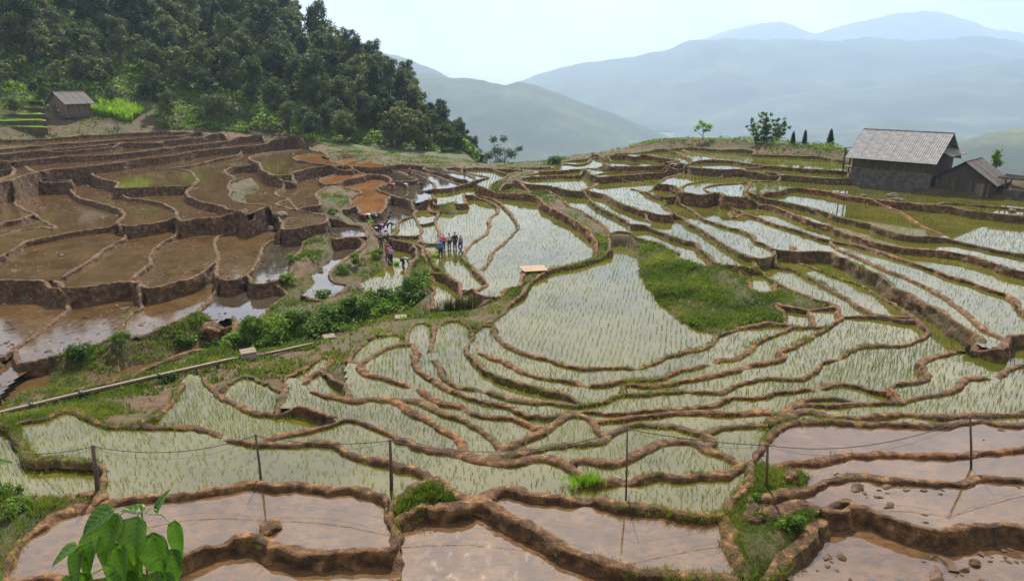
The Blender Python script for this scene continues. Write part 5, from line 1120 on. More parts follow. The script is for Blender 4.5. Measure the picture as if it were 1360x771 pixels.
for i, (x, y, sc, lb) in enumerate((
    (-13.6, 45.3, 1.25, "bright leafy bush below the pipe's far end in the gully"),
    (-12.6, 46.8, 1.5, "rounded green bush beside the small concrete box in the gully"),
    (-11.4, 48.4, 1.55, "large leafy bush in the middle of the gully thicket"),
    (-10.0, 49.5, 1.4, "leafy bush at the head of the gully thicket under the planters' field"),
    (-15.0, 46.0, 1.25, "bush on the bank between the muddy pond and the gully thicket"),
    (-16.2, 44.0, 1.3, "dark bush right behind the concrete block of the pipe"),
    (-17.6, 44.0, 1.2, "dark green bush hanging over the orange water channel"),
    (-18.6, 42.4, 1.0, "low bush on the far side of the pipe left of the concrete block"),
    (-8.2, 52.3, 1.2, "bush on the steep bank right of the planters' field"),
    (-7.4, 54.2, 1.1, "upper bush on the steep bank right of the planters' field"),
    (-13.4, 58.8, 1.15, "bush on the green mound left of the standing planters"),
    (-12.7, 61.8, 1.0, "bush at the top of the green mound beside the standing planters"),
    (-14.6, 57.0, 1.0, "low bush at the foot of the green mound by the shiny pond"),
    (-14.3, 50.8, 1.0, "bush on the rim of the shiny clod-strewn pond"),
    (-19.2, 58.8, .9, "small bush on the bank between two shiny ponds"),
    (-18.2, 53.2, .9, "small bush on the wall below the shiny ponds"),
    (-7.6, 50.6, 1.3, "bush at the lower end of the steep bank above the narrow paddy"),
    (-26.6, 39.8, 1.1, "bush growing out of the tall mud wall above the channel"),
    (-25.2, 41.6, 1.0, "upper bush clinging to the tall mud wall above the channel"),
    (-22.0, 43.9, .9, "bush at the corner of the mud wall beside the orange channel"),
    (-21.3, 31.6, .7, "small weed bush at the left stretch of the pipe"),
    (-18.6, 34.2, .7, "weed bush under the middle of the pipe"),
    (-19.7, 75.0, 1.0, "small bush beside the rock on the shiny pond's rim"),
    (-12.0, 47.6, 1.3, "dense bush crowding the centre of the gully"),
    (-9.2, 51.2, 1.2, "bush under the rim of the planters' field"),
    (-20.2, 44.3, .95, "bush overhanging the upper end of the orange channel"),
    (8.3, 20.1, .55, "small bush in the ditch beside the right fence post"),
    (8.9, 18.9, .5, "low weed bush deeper in the ditch near the right fence post"),
    (-16.6, 19.9, .6, "dark grassy bush on the near bank at the picture's left edge"),
    (-17.5, 20.9, .5, "weed bush behind the near bank at the left edge"))):
    put_bush(lb, x, y, i, sc, GB if y > 30 else "bushes on the near banks")
for i, (x, y, sc, lb) in enumerate(((6.9, 108.6, 1.5, "brown green shrub on the crest above the rice terraces"), (58.5, 88.0, 1.6, "shrub behind the shed to the right of the barn"), (56.0, 90.0, 1.3, "low shrub beyond the right-hand tree"), (53.0, 92.0, 1.7, "leafy shrub showing behind the barn's right gable"))):
    put_bush(lb, x, y, i + 1, sc)
# tangle of broad-leaved growth filling the gully
n = 15000
u = RNG.uniform(0, 1, n); gl = np.array([(-20.5, 43.6), (-17.5, 43.6), (-15.2, 44.6), (-12.8, 46.4), (-10.8, 48.6), (-9.0, 50.8), (-7.8, 53.0)]); ui = u * (len(gl) - 1); k = np.minimum(ui.astype(int), len(gl) - 2); fr_ = (ui - k)[:, None]
c2 = gl[k] * (1 - fr_) + gl[k + 1] * fr_ + RNG.normal(0, 1, (n, 2)) * np.array([.85, .8])
mo = np.clip(.5 + .9 * vnoise(c2[:, 0] * .75, c2[:, 1] * .75, 3.0) + .4 * vnoise(c2[:, 0] * 2, c2[:, 1] * 2, 8.0), 0, 1.5)
wet = ~isw[FULL[gi(c2[:, 0], c2[:, 1])]]
c = np.c_[c2, ground_z(c2[:, 0], c2[:, 1]) + mo * RNG.uniform(.1, 1, n) ** .6 * .95][~wet]; n = len(c)
nv = RNG.normal(0, 1, (n, 3)); nv[:, 2] = np.abs(nv[:, 2]) + .4; nv /= np.linalg.norm(nv, axis=1, keepdims=True); t1 = np.cross(nv, RNG.normal(0, 1, (n, 3))); t1 /= np.linalg.norm(t1, axis=1, keepdims=True); t2 = np.cross(nv, t1); s = RNG.uniform(.09, .24, (n, 1))
V = np.stack([c - t1 * s * .5, c + t2 * s * .4, c + t1 * s * .5, c - t2 * s * .4], 1).reshape(-1, 3)
tag(new_obj("thicket", mesh_np("thicket", V, np.arange(n * 4), np.full(n, 4), False), M['bush']), "tangled leafy growth filling the gully", None, None, 'stuff')
# reeds
rp = RNG.normal(0, 1, (130, 2)) * np.array([.9, .35]) + np.array([-3.7, 46.2])
V, f, ct = tufts(np.c_[rp, ground_z(rp[:, 0], rp[:, 1])], RNG.uniform(.8, 1.35, 130), 7, .12, .022, .18, 91)
tag(new_obj("reeds", mesh_np("reeds", V, f, ct, False), M['reed']), "clump of tall dark reeds under the narrow rice paddies", "reeds")
# bright grass tuft beside the fence
rp = RNG.normal(0, 1, (70, 2)) * np.array([.30, .14]) + np.array([2.55, 21.35])
V, f, ct = tufts(np.c_[rp, surf_z(rp[:, 0], rp[:, 1]) + .12], RNG.uniform(.25, .42, 70), 9, .07, .018, .35, 92)
tag(new_obj("grass_tuft", mesh_np("grass_tuft", V, f, ct, False), M['bright']), "vivid green grass tuft on the bund near the tall fence pole", "grass tuft")

def lone_tree(name, label, x, y, z, lobes, n, leaf, mat, h, r, limbs=True):
    t = thing(name, label, "tree", (x, y, z))
    cm = crown_mesh("crown", lobes, n, leaf, int(abs(x * 7)) + 3, .6); new_obj("crown", cm, mat, t)
    new_obj("trunk", trunk_mesh("trunk", h, r, int(abs(x)), lobes[::2] if limbs else ()), M['bark'], t)
    return t
zc = lambda x, y: float(z_out(x, y))
def crest_xy(px, back): return dir_xy(px, float(np.interp(px, _tp[:, 0], _tp[:, 1])) + back)
lone_tree("crest_tree", "small bright green round tree alone on the terrace crest", *crest_xy(940, 4), zc(*crest_xy(940, 4)) - .1,
          [(0, 0, 2.5, .8), (-1.0, 0, 2.1, .7), (1.0, .2, 2.2, .75), (.2, -.6, 1.7, .6), (-.4, .6, 2.9, .6), (.9, 0, 1.6, .4), (-1.4, 0, 1.6, .4)], 1100, .22, M['bright'], 2.2, .10)
# feathery clump: plumes leaning outwards
lb = []
rg = random.Random(9)
for i in range(17):
    a = rg.uniform(-1.0, 1.0); px_ = a * 3.2; hh = 5.6 * (1 - .38 * abs(a)) * rg.uniform(.75, 1.05)
    for k in range(5):
        u = (k + 1) / 5; lb.append((px_ * (.40 + .6 * u), rg.uniform(-.8, .8), hh * u, .30 + .34 * (1 - abs(u - .5))))
lone_tree("bamboo_clump", "tall feathery dark green bamboo clump on the terrace crest", *crest_xy(1027, 6), zc(*crest_xy(1027, 6)) - .3, lb, 3600, .30, M['bamboo'], 3.6, .12)
def conifer(label, x, y, z, h, r, seed):
    t = thing("conifer", label, "tree", (x, y, z), 0, "conifers on the crest")
    rgc = np.random.default_rng(seed); n = int(500 + 260 * h)
    u = rgc.uniform(0, 1, n) ** .75; a = rgc.uniform(0, 6.283, n); rr = r * (1 - u) ** .85 * (.55 + .45 * rgc.uniform(0, 1, n)) * (1 + .2 * np.sin(u * 34))
    c = np.c_[np.cos(a) * rr, np.sin(a) * rr, .12 * h + u * .88 * h]
    dv = np.c_[np.cos(a), np.sin(a), np.full(n, -.35)] * (.10 * r + .16); sd = np.c_[-np.sin(a), np.cos(a), np.zeros(n)] * .08
    V = np.stack([c - sd, c + dv, c + sd, c - dv * .4 + np.array([0, 0, .1])], 1).reshape(-1, 3)
    new_obj("crown", mesh_np("crown", V, np.arange(n * 4), np.full(n, 4), False), M['conifer'], t)
    MB().tube([(0, 0, -.3), (0, 0, h * .5), (0, 0, h * .97)], [.09 + .012 * h, .06, .01], 6).build("trunk", M['bark'], t, True)
conifer("tall dark conifer standing just left of the barn's porch", *crest_xy(1114, 8), zc(*crest_xy(1114, 8)) - .2, 4.0, .95, 1)
conifer("tiny dark conifer on the crest, the left one of a pair", *crest_xy(1063, 5), zc(*crest_xy(1063, 5)) - .1, 2.0, .45, 2)
conifer("tiny dark conifer on the crest, the right one of a pair", *crest_xy(1079, 5), zc(*crest_xy(1079, 5)) - .1, 2.3, .45, 3)
lone_tree("slender_tree", "slender tall tree with clumped dark leaves right of the barn", 58.4, 84.5, float(surf_z(55, 84)) - .3,
          [(0, 0, 4.9, .75), (.3, 0, 4.2, .7), (-.4, 0, 3.6, .7), (.35, .1, 3.0, .75), (-.3, 0, 2.4, .6), (.2, 0, 1.8, .55), (.1, 0, 5.5, .5)], 1500, .24, M['bush'], 4.8, .09)
x, y = dir_xy(664, 240); zz = zc(x, y)
lone_tree("far_tree", "hazy tree with two tufted tops beyond the terrace crest", x, y, zz, [(-2.2, 0, -zz - 19.5, 2.0), (1.0, 0, -zz - 19.5, 2.0), (-1, 0, -zz - 23.5, 3.4), (3.5, 0, -zz - 24.5, 3.0), (-4, 0, -zz - 25, 2.6), (6.5, 0, -zz - 22.8, 1.8), (0, 0, -zz - 28, 4)], 2600, .6, M['tree'], -zz - 22, .35)
# shrubs and beans along the right crest
n = 5200
pp = RNG.uniform(840, 1140, n); dt = np.interp(pp, _tp[:, 0], _tp[:, 1]); d = dt + 3 + RNG.uniform(0, 7, n); ax = (pp - 680) / (919 * 1.047); y = d / np.hypot(1, ax); x = ax * y
hz_ = np.clip(.35 + .7 * vnoise(x * .5, y * .5, 2.0), .05, 1.2) * np.clip((pp - 890) / 60, .25, 1)
c = np.c_[x, y, z_out(x, y) + hz_ * RNG.uniform(0, 1, n)]
nv = RNG.normal(0, 1, (n, 3)); nv[:, 2] = np.abs(nv[:, 2]); nv /= np.linalg.norm(nv, axis=1, keepdims=True); t1 = np.cross(nv, RNG.normal(0, 1, (n, 3))); t1 /= np.linalg.norm(t1, axis=1, keepdims=True); t2 = np.cross(nv, t1); s = RNG.uniform(.15, .34, (n, 1))
V = np.stack([c - t1 * s * .5, c + t2 * s * .4, c + t1 * s * .5, c - t2 * s * .4], 1).reshape(-1, 3)
tag(new_obj("crest_vegetation", mesh_np("crest_vegetation", V, np.arange(n * 4), np.full(n, 4), False), M['bush']), "low green plants along the terrace crest", None, None, 'stuff')

# ------------------------------------------------------------------ hut, its green seedling terraces and the maize patch
M['wood_dark'] = plain("weathered_wood_dark", [(.3, (.030, .024, .020)), (.7, (.085, .068, .055))], 3, .85, .4, .02, vec_scale=(1, 1, .12))
M['wood_mid'] = plain("weathered_wood", [(.3, (.075, .055, .038)), (.7, (.19, .145, .105))], 3, .85, .4, .02, vec_scale=(1, 1, .12))
M['stone'] = plain("mud_stone_wall", [(.3, (.045, .042, .040)), (.7, (.13, .118, .108))], 2.2, .9, .5, .04)
M['sheet'] = plain("grey_fibre_cement", [(.3, (.115, .118, .125)), (.55, (.225, .23, .24)), (.8, (.31, .318, .33))], 1.6, .75, .15, .01)
M['sheet_dark'] = plain("dark_fibre_cement", [(.3, (.085, .078, .075)), (.7, (.17, .158, .15))], 1.6, .75, .15, .01)
M['concrete'] = plain("concrete", [(.3, (.20, .185, .165)), (.7, (.34, .31, .27))], 4, .85, .3, .02)
M['lawn'] = plain("seedling_bed", [(.3, (.055, .13, .012)), (.6, (.12, .24, .02)), (.85, (.20, .30, .04))], 1.3, .9, .5, .08)
def corrugated(L, W, waves, amp=.025):
    n = waves * 4; v = []; f = []
    for i in range(n + 1):
        x = -L / 2 + L * i / n; z = amp * math.cos(i * math.pi / 2)
        v += [(x, -W / 2, z), (x, W / 2, z)]
        if i: k = 2 * i; f.append((k - 2, k, k + 1, k - 1))
    me = bpy.data.meshes.new("roof_sheet"); me.from_pydata(v, [], f); me.update(); return me
def gable_house(t, L, Wd, eave, ridge_h, over_e, over_g, n_col, n_row, m_sheet, wall):
    """roof of separate corrugated sheets over a gabled body; length along X, front at -Y"""
    half = Wd / 2 + over_e; rise = ridge_h - eave; slope = math.atan2(rise, Wd / 2); sl = half / math.cos(slope)
    sheet = corrugated((L + 2 * over_g) / n_col + .06, sl / n_row + .08, 7); sheet.materials.append(m_sheet)
    rz = ridge_h
    roof = new_obj("roof", None, None, t)
    for side in (-1, 1):
        for r in range(n_row):
            for c in range(n_col):
                u = (r + .5) / n_row * sl
                x = -(L / 2 + over_g) + (c + .5) * (L + 2 * over_g) / n_col
                p = Vector((x, side * u * math.cos(slope), rz - u * math.sin(slope) + .012 * r + .004 * (c % 2)))
                o = new_obj("roof_sheet", sheet, None, roof, p, (-side * slope + random.uniform(-.008, .008), 0, random.uniform(-.006, .006)))
    MB().tube([(-L / 2 - over_g, 0, rz + .03), (L / 2 + over_g, 0, rz + .03)], .07, 6).build("ridge_cap", m_sheet, roof)
    for xx in (-L / 2, L / 2):
        pass
    return roof
def gable_wall(x, Wd, eave, ridge_h, th, z0=0.0):
    y = Wd / 2; return [(x - th, -y, z0), (x - th, y, z0), (x - th, y, eave), (x - th, 0, ridge_h - .06), (x - th, -y, eave), (x + th, -y, z0), (x + th, y, z0), (x + th, y, eave), (x + th, 0, ridge_h - .06), (x + th, -y, eave)], [(0, 1, 2, 3, 4), (9, 8, 7, 6, 5), (0, 5, 6, 1), (1, 6, 7, 2), (2, 7, 8, 3), (3, 8, 9, 4), (4, 9, 5, 0)]
# hut on the upper left
hx, hy = -83.4, 135.2; hz0 = float(ground_z(hx, hy)) - .35
hut = thing("hut", "small brown wooden hut with grey roof at the forest edge", "hut", (hx, hy, hz0), math.radians(71))
gable_house(hut, 5.4, 4.0, 2.5, 4.2, .55, .5, 4, 2, M['sheet_dark'], None)
MB().box((0, -1.95, 1.2), (5.3, .1, 2.5)).build("side_wall", M['wood_mid'], hut); MB().box((0, 1.95, 1.2), (5.3, .1, 2.5)).build("side_wall", M['wood_mid'], hut)
for xx in (-2.65, 2.65): MB().add(*gable_wall(xx, 4.0, 2.5, 4.15, .05, -.1)).build("gable_wall", M['wood_mid'], hut)
dr_ = MB().box((-2.73, .9, 1.0), (.06, .9, 1.9)).build("door", M['wood_dark'], hut); MB().box((-2.78, .55, 1.0), (.05, .05, .16)).build("handle", M['concrete'], dr_)
for xx in (-2.2, -1.1, 0, 1.1, 2.2): MB().box((xx, -2.02, 1.25), (.09, .06, 2.4)).build("post", M['wood_dark'], hut)
MB().box((0, 0, -.15), (6.2, 4.8, .5)).build("plinth", M['stone'], hut)
# stepped beds of bright seedlings left of the hut
zb = [-8.0, -7.0, -6.1, -5.0, -4.1, -3.2]; db = [124.2, 127.0, 129.8, 133.0, 136.2, 139.6]
axs = np.linspace(-1.06, -.655, 40)
V = []; F = []; row = []
for k in range(5):
    for w_, (dy, z) in enumerate(((db[k], zb[k] - 1.15), (db[k] + .25, zb[k]), (db[k + 1] + .4, zb[k] + .03))):
        yy_ = dy + 1.1 * vnoise(axs * 14, k * 3.3, 1.0) + (axs + .86) * -9
        V.append(np.c_[axs * yy_, yy_, z + .10 * vnoise(axs * 60, k * 2.0, w_ * 1.0)])
V = np.array(V); nR, nC = V.shape[:2]
bed_v, bed_f, bank_f = V.reshape(-1, 3), [], []
for r in range(nR - 1):
    for c in range(nC - 1):
        q = (r * nC + c, r * nC + c + 1, (r + 1) * nC + c + 1, (r + 1) * nC + c)
        (bank_f if r % 3 == 0 else bed_f if r % 3 == 1 else []).append(q)
def sub_mesh(name, v, fl, mat):
    fl = np.array(fl); u = np.unique(fl); mp = np.zeros(len(v), int); mp[u] = np.arange(len(u))
    return new_obj(name, mesh_np(name, v[u], mp[fl].ravel(), np.full(len(fl), 4)), mat)
tag(sub_mesh("seedling_beds", bed_v, bed_f, M['lawn']), kind='structure'); tag(sub_mesh("bed_banks", bed_v, bank_f, M['ground']), kind='structure')
bp = []
for k in range(5):
    m_ = 2600; a = RNG.uniform(-1.05, -.66, m_); yy_ = RNG.uniform(db[k] + .5, db[k + 1] + .3, m_) + (a + .86) * -9 + 1.1 * vnoise(a * 14, k * 3.3, 1.0)
    bp.append(np.c_[a * yy_, yy_, np.full(m_, zb[k])])
bp = np.vstack(bp)
V, f, ct = tufts(bp, RNG.uniform(.15, .3, len(bp)), 3, .12, .09, .4, 93)
tag(new_obj("rice_nursery", mesh_np("rice_nursery", V, f, ct, False), M['bright']), "bright green seedlings on the stepped beds beside the hut", None, None, 'stuff')
# maize right of the hut
mp_ = np.c_[RNG.uniform(-80.5, -73.5, 260), RNG.uniform(137.0, 143.0, 260)]
V, f, ct = tufts(np.c_[mp_, ground_z(mp_[:, 0], mp_[:, 1])], RNG.uniform(1.2, 2.1, 260), 11, .22, .13, .45, 94)
tag(new_obj("maize_patch", mesh_np("maize_patch", V, f, ct, False), M['bright']), "patch of tall bright green maize right of the wooden hut", None, None, 'stuff')

# ------------------------------------------------------------------ barn with lean-to
bz = float(LEV[FULL[gi(44.0, 78.5)]]) if not isw[FULL[gi(44.0, 78.5)]] else -12.1
bz = -12.15
A_, B_ = Vector((40.6, 83.5)), Vector((46.5, 77.2)); fr = (B_ - A_); ang = math.atan2(fr.y, fr.x); Lb_ = fr.length
vb = Vector((-math.sin(ang), math.cos(ang)))
if vb.y < 0: vb = -vb
Wb = 7.4; ctr = (A_ + B_) / 2 + vb * Wb / 2
barn = thing("barn", "large dark wooden barn with pale grey corrugated roof on the right", "barn", (ctr.x, ctr.y, bz), ang)
gable_house(barn, Lb_, Wb, 3.75, 6.35, .75, .55, 6, 3, M['sheet'], None)
h2 = Lb_ / 2; w2 = Wb / 2
mb = MB(); mb.box((0, -w2 + .1, .85), (Lb_, .3, 2.3)); mb.box((0, w2 - .1, .85), (Lb_, .3, 2.3)); mb.box((-h2 + .1, 0, .85), (.3, Wb - .3, 2.3)); mb.box((h2 - .1, 0, .85), (.3, Wb - .3, 2.3))
mb.build("lower_wall", M['stone'], barn)
MB().box((0, -w2 + .45, 2.9), (Lb_ - .4, .08, 1.8)).build("upper_wall", M['wood_dark'], barn); MB().box((0, w2 - .3, 2.9), (Lb_ - .4, .08, 1.8)).build("upper_wall", M['wood_dark'], barn)
mb = MB()
for i in range(44): mb.box((-h2 + .1 + i * (Lb_ - .2) / 43, -w2 + .06, 2.45), (.10, .05, .95))
o = mb.build("railing_slats", M['wood_mid'], barn); o["kind"] = "stuff"
for zz in (2.05, 2.92): MB().box((0, -w2 + .02, zz), (Lb_, .08, .09)).build("rail", M['wood_mid'], barn)
for i in range(5): MB().box((-h2 + .1 + i * (Lb_ - .2) / 4, -w2 + .12, 2.9), (.16, .16, 1.75)).build("post", M['wood_dark'], barn)
for xx in (-h2 + .05, h2 - .05): MB().add(*gable_wall(xx, Wb - .2, 3.75, 6.25, .06, 2.0)).build("gable_wall", M['wood_dark'], barn)
MB().add([(h2 + .02, -2.6, 4.55), (h2 + .02, 2.6, 4.55), (h2 + 1.5, 2.6, 3.95), (h2 + 1.5, -2.6, 3.95), (h2 + .02, -2.6, 4.62), (h2 + .02, 2.6, 4.62), (h2 + 1.5, 2.6, 4.02), (h2 + 1.5, -2.6, 4.02)], [(0, 1, 2, 3), (7, 6, 5, 4), (0, 3, 7, 4), (1, 5, 6, 2), (2, 6, 7, 3), (0, 4, 5, 1)]).build("awning", M['sheet_dark'], barn)
MB().add([(-h2 - .02, -2.2, 4.25), (-h2 - .02, 1.8, 4.25), (-h2 - 1.9, 1.8, 4.05), (-h2 - 1.9, -2.2, 4.05), (-h2 - .02, -2.2, 4.33), (-h2 - .02, 1.8, 4.33), (-h2 - 1.9, 1.8, 4.13), (-h2 - 1.9, -2.2, 4.13)], [(0, 1, 2, 3), (7, 6, 5, 4), (0, 3, 7, 4), (1, 5, 6, 2), (2, 6, 7, 3), (0, 4, 5, 1)]).build("porch_roof", M['wood_dark'], barn)
for yy_ in (-2.0, -.2, 1.6): MB().box((-h2 - 1.6, yy_, 2.05), (.14, .14, 4.0)).build("porch_post", M['wood_dark'], barn)
MB().box((-h2 - .9, -.2, 1.85), (1.7, 3.9, .12)).build("porch_floor", M['wood_dark'], barn)
# lean-to: gable towards the viewer
fu = fr.normalized(); lc = Vector((46.5, 77.2)) + fu * 3.0 + vb * 3.3
lean = thing("lean_to", "low dark shed with patched grey gable roof built onto the barn", "shed", (lc.x, lc.y, bz - .05), ang + math.pi / 2)
gable_house(lean, 5.4, 5.6, 1.75, 3.7, .5, .4, 3, 2, M['sheet_dark'], None)
for yy_ in (-2.75, 2.75): MB().box((0, yy_, .85), (5.3, .12, 1.8)).build("side_wall", M['wood_dark'], lean)
for xx in (-2.6, 2.6): MB().add(*gable_wall(xx, 5.6, 1.75, 3.62, .05)).build("gable_wall", M['wood_dark'], lean)
MB().box((-2.7, .5, .45), (.06, 3.2, .10)).build("rail", M['wood_mid'], lean)
MB().box((-2.72, -1.7, .75), (.06, .8, 1.5)).build("door", M['wood_mid'], lean)
for i in range(4): MB().box((-2.72, -2.5 + i * 1.65, .8), (.1, .1, 1.6)).build("post", M['wood_mid'], lean)
# open shed farther right
sc_ = Vector((46.5, 77.2)) + fu * 7.6 + vb * 3.6
shed = thing("open_shed", "ramshackle open shed with brushwood roof beside the lean-to", "shed", (sc_.x, sc_.y, bz - .1), ang)
for xx in (-1.1, 1.1):
    for yy_ in (-1.3, 1.3): MB().tube([(xx, yy_, -.2), (xx + .05, yy_, 2.1)], .07, 6).build("post", M['wood_dark'], shed, True)
mb = MB()
for i in range(26): mb.beam((-1.6 + random.uniform(-.2, .2), -1.8 + i * .145, 2.2 + random.uniform(-.08, .12)), (1.6 + random.uniform(-.3, .4), -1.8 + i * .145 + random.uniform(-.2, .2), 2.15 + random.uniform(-.12, .1)), .09, .09)
mb.build("brushwood_roof", M['wood_dark'], shed)
MB().box((0, -1.35, .5), (2.2, .12, .9)).build("low_wall", M['stone'], shed)

# ------------------------------------------------------------------ fence of poles and a wire
M['post'] = plain("grey_pole_wood", [(.3, (.045, .032, .022)), (.7, (.14, .10, .07))], 6, .85, .5, .02, vec_scale=(1, 1, .2))
M['wire'] = plain("black_cable", [(.3, (.015, .015, .016)), (.7, (.03, .03, .032))], 4, .5, 0)
posts = [(-14.45, 20.95, -11.94, .075, -14.24, "thick wooden fence post at the left end of the near bund"),
         (-9.05, 21.86, -12.01, .04, -9.05, "thin leaning fence pole between the two thick left posts"),
         (-4.24, 21.18, -11.84, .06, -4.18, "dark fence post at the corner of the two front paddies"),
         (3.90, 20.55, -11.06, .032, 3.81, "tall thin fence pole in the middle of the near bund"),
         (8.80, 20.86, -11.84, .05, 8.64, "short fence post beside the grassy ditch"),
         (16.85, 22.3, -11.54, .042, 16.34, "leaning fence pole on the right flooded terraces")]
tops = []
for x, y, zt, r, xt, lb in posts:
    zb_ = float(surf_z(x, y)) - .35
    t = thing("fence_post", lb, "post", (x, y, zb_), 0, "fence posts along the near bund")
    h = zt - zb_
    MB().tube([(0, 0, 0), ((xt - x) * .45 + .01, .01, h * .5), (xt - x, 0, h + .06)], [r * 1.1, r, r * .85], 8).build("pole", M['post'], t, True)
    MB().tube([(xt - x - r * 1.3, -.02, h - .02), (xt - x + r * 1.3, .02, h), (xt - x + r * 1.2, .05, h + .02)], .012, 5).build("wire_tie", M['wire'], t, True)
    tops.append((xt, y, zt))
chain = [(-19.3, 24.0, -14.0)] + tops + [(24.5, 24.5, -12.1)]
sag = [.10, .42, .22, .62, .10, .55, .1]
for lift, rad, lab_ in ((0.0, .014, "black cable strung along the tops of the fence posts"), (-.16, .005, "thin second wire strung just under the black fence cable")):
    mb = MB(); pts = []
    for (a, b), sg_ in zip(zip(chain, chain[1:]), sag):
        for k in range(14):
            u = k / 14; p = Vector(a).lerp(Vector(b), u); p.z -= 4 * sg_ * u * (1 - u) * (1.0 if lift == 0 else 1.25) - lift * min(1, 4 * u * (1 - u) + .3); pts.append(p)
    pts.append(Vector(chain[-1])); mb.tube(pts, rad, 6)
    tag(mb.build("fence_wire", M['wire'], None, True), lab_, "wire", "fence wires")

# ------------------------------------------------------------------ water pipe over the gully
M['pipe'] = plain("rusty_pipe_paint", [(.3, (.07, .045, .03)), (.55, (.14, .092, .062)), (.8, (.22, .155, .11))], 2.5, .55, .2, .01)
pipe = thing("water_pipe", "long brown water pipe crossing the gully on the left", "pipe", (-20.0, 32.0, -15.0))
off = Vector((20.0, -32.0, 15.0))
P_ = [Vector(p) + off for p in ((-28.5, 22.6, -13.75), (-24.16, 27.0, -14.3), (-21.56, 30.9, -14.81), (-19.08, 33.6, -15.06), (-16.33, 36.4, -15.29), (-15.3, 37.3, -15.4))]
MB().tube(P_, .115, 12).build("pipe_run", M['pipe'], pipe, True)
MB().tube([Vector(p) + off for p in ((-15.1, 37.9, -15.62), (-14.2, 39.4, -15.9), (-12.9, 41.3, -16.2), (-12.2, 42.4, -16.5))], .10, 10).build("pipe_run", M['pipe'], pipe, True)
for a, b, u in ((0, 1, .55), (1, 2, .62), (3, 4, .1), (2, 3, .1)):
    c = P_[a].lerp(P_[b], u); dvec = (P_[b] - P_[a]).normalized() * .07
    MB().tube([c - dvec, c + dvec], .16, 12).build("coupling", M['wire'], pipe, True)
for a, b, u in ((1, 2, .3), (2, 3, .5), (3, 4, .6)):
    c = P_[a].lerp(P_[b], u); g = float(ground_z(c.x - off.x, c.y - off.y)) + off.z - .3
    if g < c.z - .12: MB().tube([(c.x, c.y, g), (c.x, c.y, c.z - .1)], .05, 6).build("support", M['post'], pipe, True)
def conc_box(label, x, y, z, s, h, rz, capw=1.06):
    t = thing("concrete_block", label, "concrete block", (x, y, z), rz, "concrete boxes along the pipe")
    MB().box((0, 0, h / 2), (s, s, h)).build("body", M['concrete'], t); MB().box((0, 0, h + .035), (s * capw, s * capw, .07)).build("slab", M['cap'], t)
M['cap'] = plain("pale_concrete", [(.3, (.11, .092, .066)), (.7, (.19, .16, .115))], 4, .85, .2, .02)
conc_box("pale topped concrete anchor block where the pipe changes direction", -15.25, 37.2, -16.1, .8, 1.05, .5)
conc_box("small concrete inspection box at the far end of the pipe", -12.3, 43.6, float(ground_z(-12.3, 43.6)) - .15, .75, .38, .4)
conc_box("small pale concrete box above the narrow rice paddies", -7.75, 45.6, float(ground_z(-7.75, 45.6)) - .15, .75, .35, .2)
# light hose hanging from the mud wall to the pipe
hp = [(-29.6, 41.2, -15.9), (-28.2, 39.8, -16.35), (-27.0, 38.6, -16.9), (-25.2, 36.6, -17.0)]
tag(MB().tube([Vector(p) for p in hp], .022, 6).build("hose", M['cap'], None, True), "pale thin hose hanging down the tall mud wall on the left", "hose")

# plank platform on the dike
M['plank'] = plain("fresh_plank", [(.3, (.20, .115, .055)), (.7, (.32, .20, .10))], 5, .7, .2, .01, vec_scale=(.2, 1, 1))
pf = thing("plank_platform", "platform of fresh orange planks at the edge of the white paddy", "platform", (1.75, 53.9, -14.62), math.radians(12))
for i in range(7): MB().box((0, -.72 + i * .24, .02 + .008 * (i % 2)), (1.95 + .05 * (i % 3), .225, .045)).build("plank", M['plank'], pf)
for xx in (-.75, .75): MB().box((xx, 0, -.07), (.10, 1.7, .12)).build("bearer", M['wood_mid'], pf); MB().box((xx, -.75, -.45), (.10, .10, .75)).build("leg", M['wood_mid'], pf)

# rocks and heaps of earth
def rock(label, x, y, s, seed, mat, name="rock", flat=.65, z=None, grp=None):
    bm = bmesh.new(); bmesh.ops.create_icosphere(bm, subdivisions=3, radius=1.0)
    for v in bm.verts:
        n_ = float(fbm(v.co.x * 1.3 + seed, v.co.y * 1.3, v.co.z * 1.3, 3)); v.co *= 1 + .45 * n_; v.co.z *= flat; v.co *= s
    me = bpy.data.meshes.new(name); bm.to_mesh(me); bm.free()
    o = new_obj(name, me, mat, None, (x, y, (float(surf_z(x, y)) if z is None else z) + s * .2), (0, 0, seed)); tag(o, label, "rock" if name == "rock" else "mound", grp)
M['rock'] = plain("brown_rock", [(.3, (.05, .038, .03)), (.7, (.17, .13, .10))], 2.5, .85, .6, .05)
for i, (x, y, s, lb) in enumerate(((41.0, 74.2, .5, "dark boulder on the bund in front of the barn"), (38.0, 74.6, .3, "small rock left of the boulder in front of the barn"), (40.2, 72.0, .38, "rock at the bend of the bund in front of the barn"), (40.6, 71.6, .3, "pale stone next to the bund's bend in front of the barn"), (48.2, 66.0, .34, "lone rock standing in the rice at the right edge"), (-20.4, 74.0, .6, "dark rock on the rim of the shiny pond"), (-24.5, 72.5, .7, "dark boulder on the terrace corner above the shiny ponds"), (-25.6, 71.6, .55, "second boulder on the terrace corner above the shiny ponds"), (13.9, 57.0, .35, "stone at the top of the weedy slope"))):
    rock(lb, x, y, s, i * 3.7, M['rock'])
rock("heap of dug mud lying against the front bund", -7.75, 19.05, .34, 2.2, M['mud'], "mud_heap", .45)
rock("slumped earth in the corner of the mud wall above the channel", -20.9, 45.2, .8, 6.4, M['mud'], "mud_heap", .8, -17.0)
rock("lump of mud bank beside the ditch on the right", 9.75, 21.3, .3, 5.1, M['mud'], "mud_heap", .9)
rock("big lump of ploughed mud in the right front paddy", 14.0, 17.6, .17, 8.8, M['mud'], "mud_heap", .5)

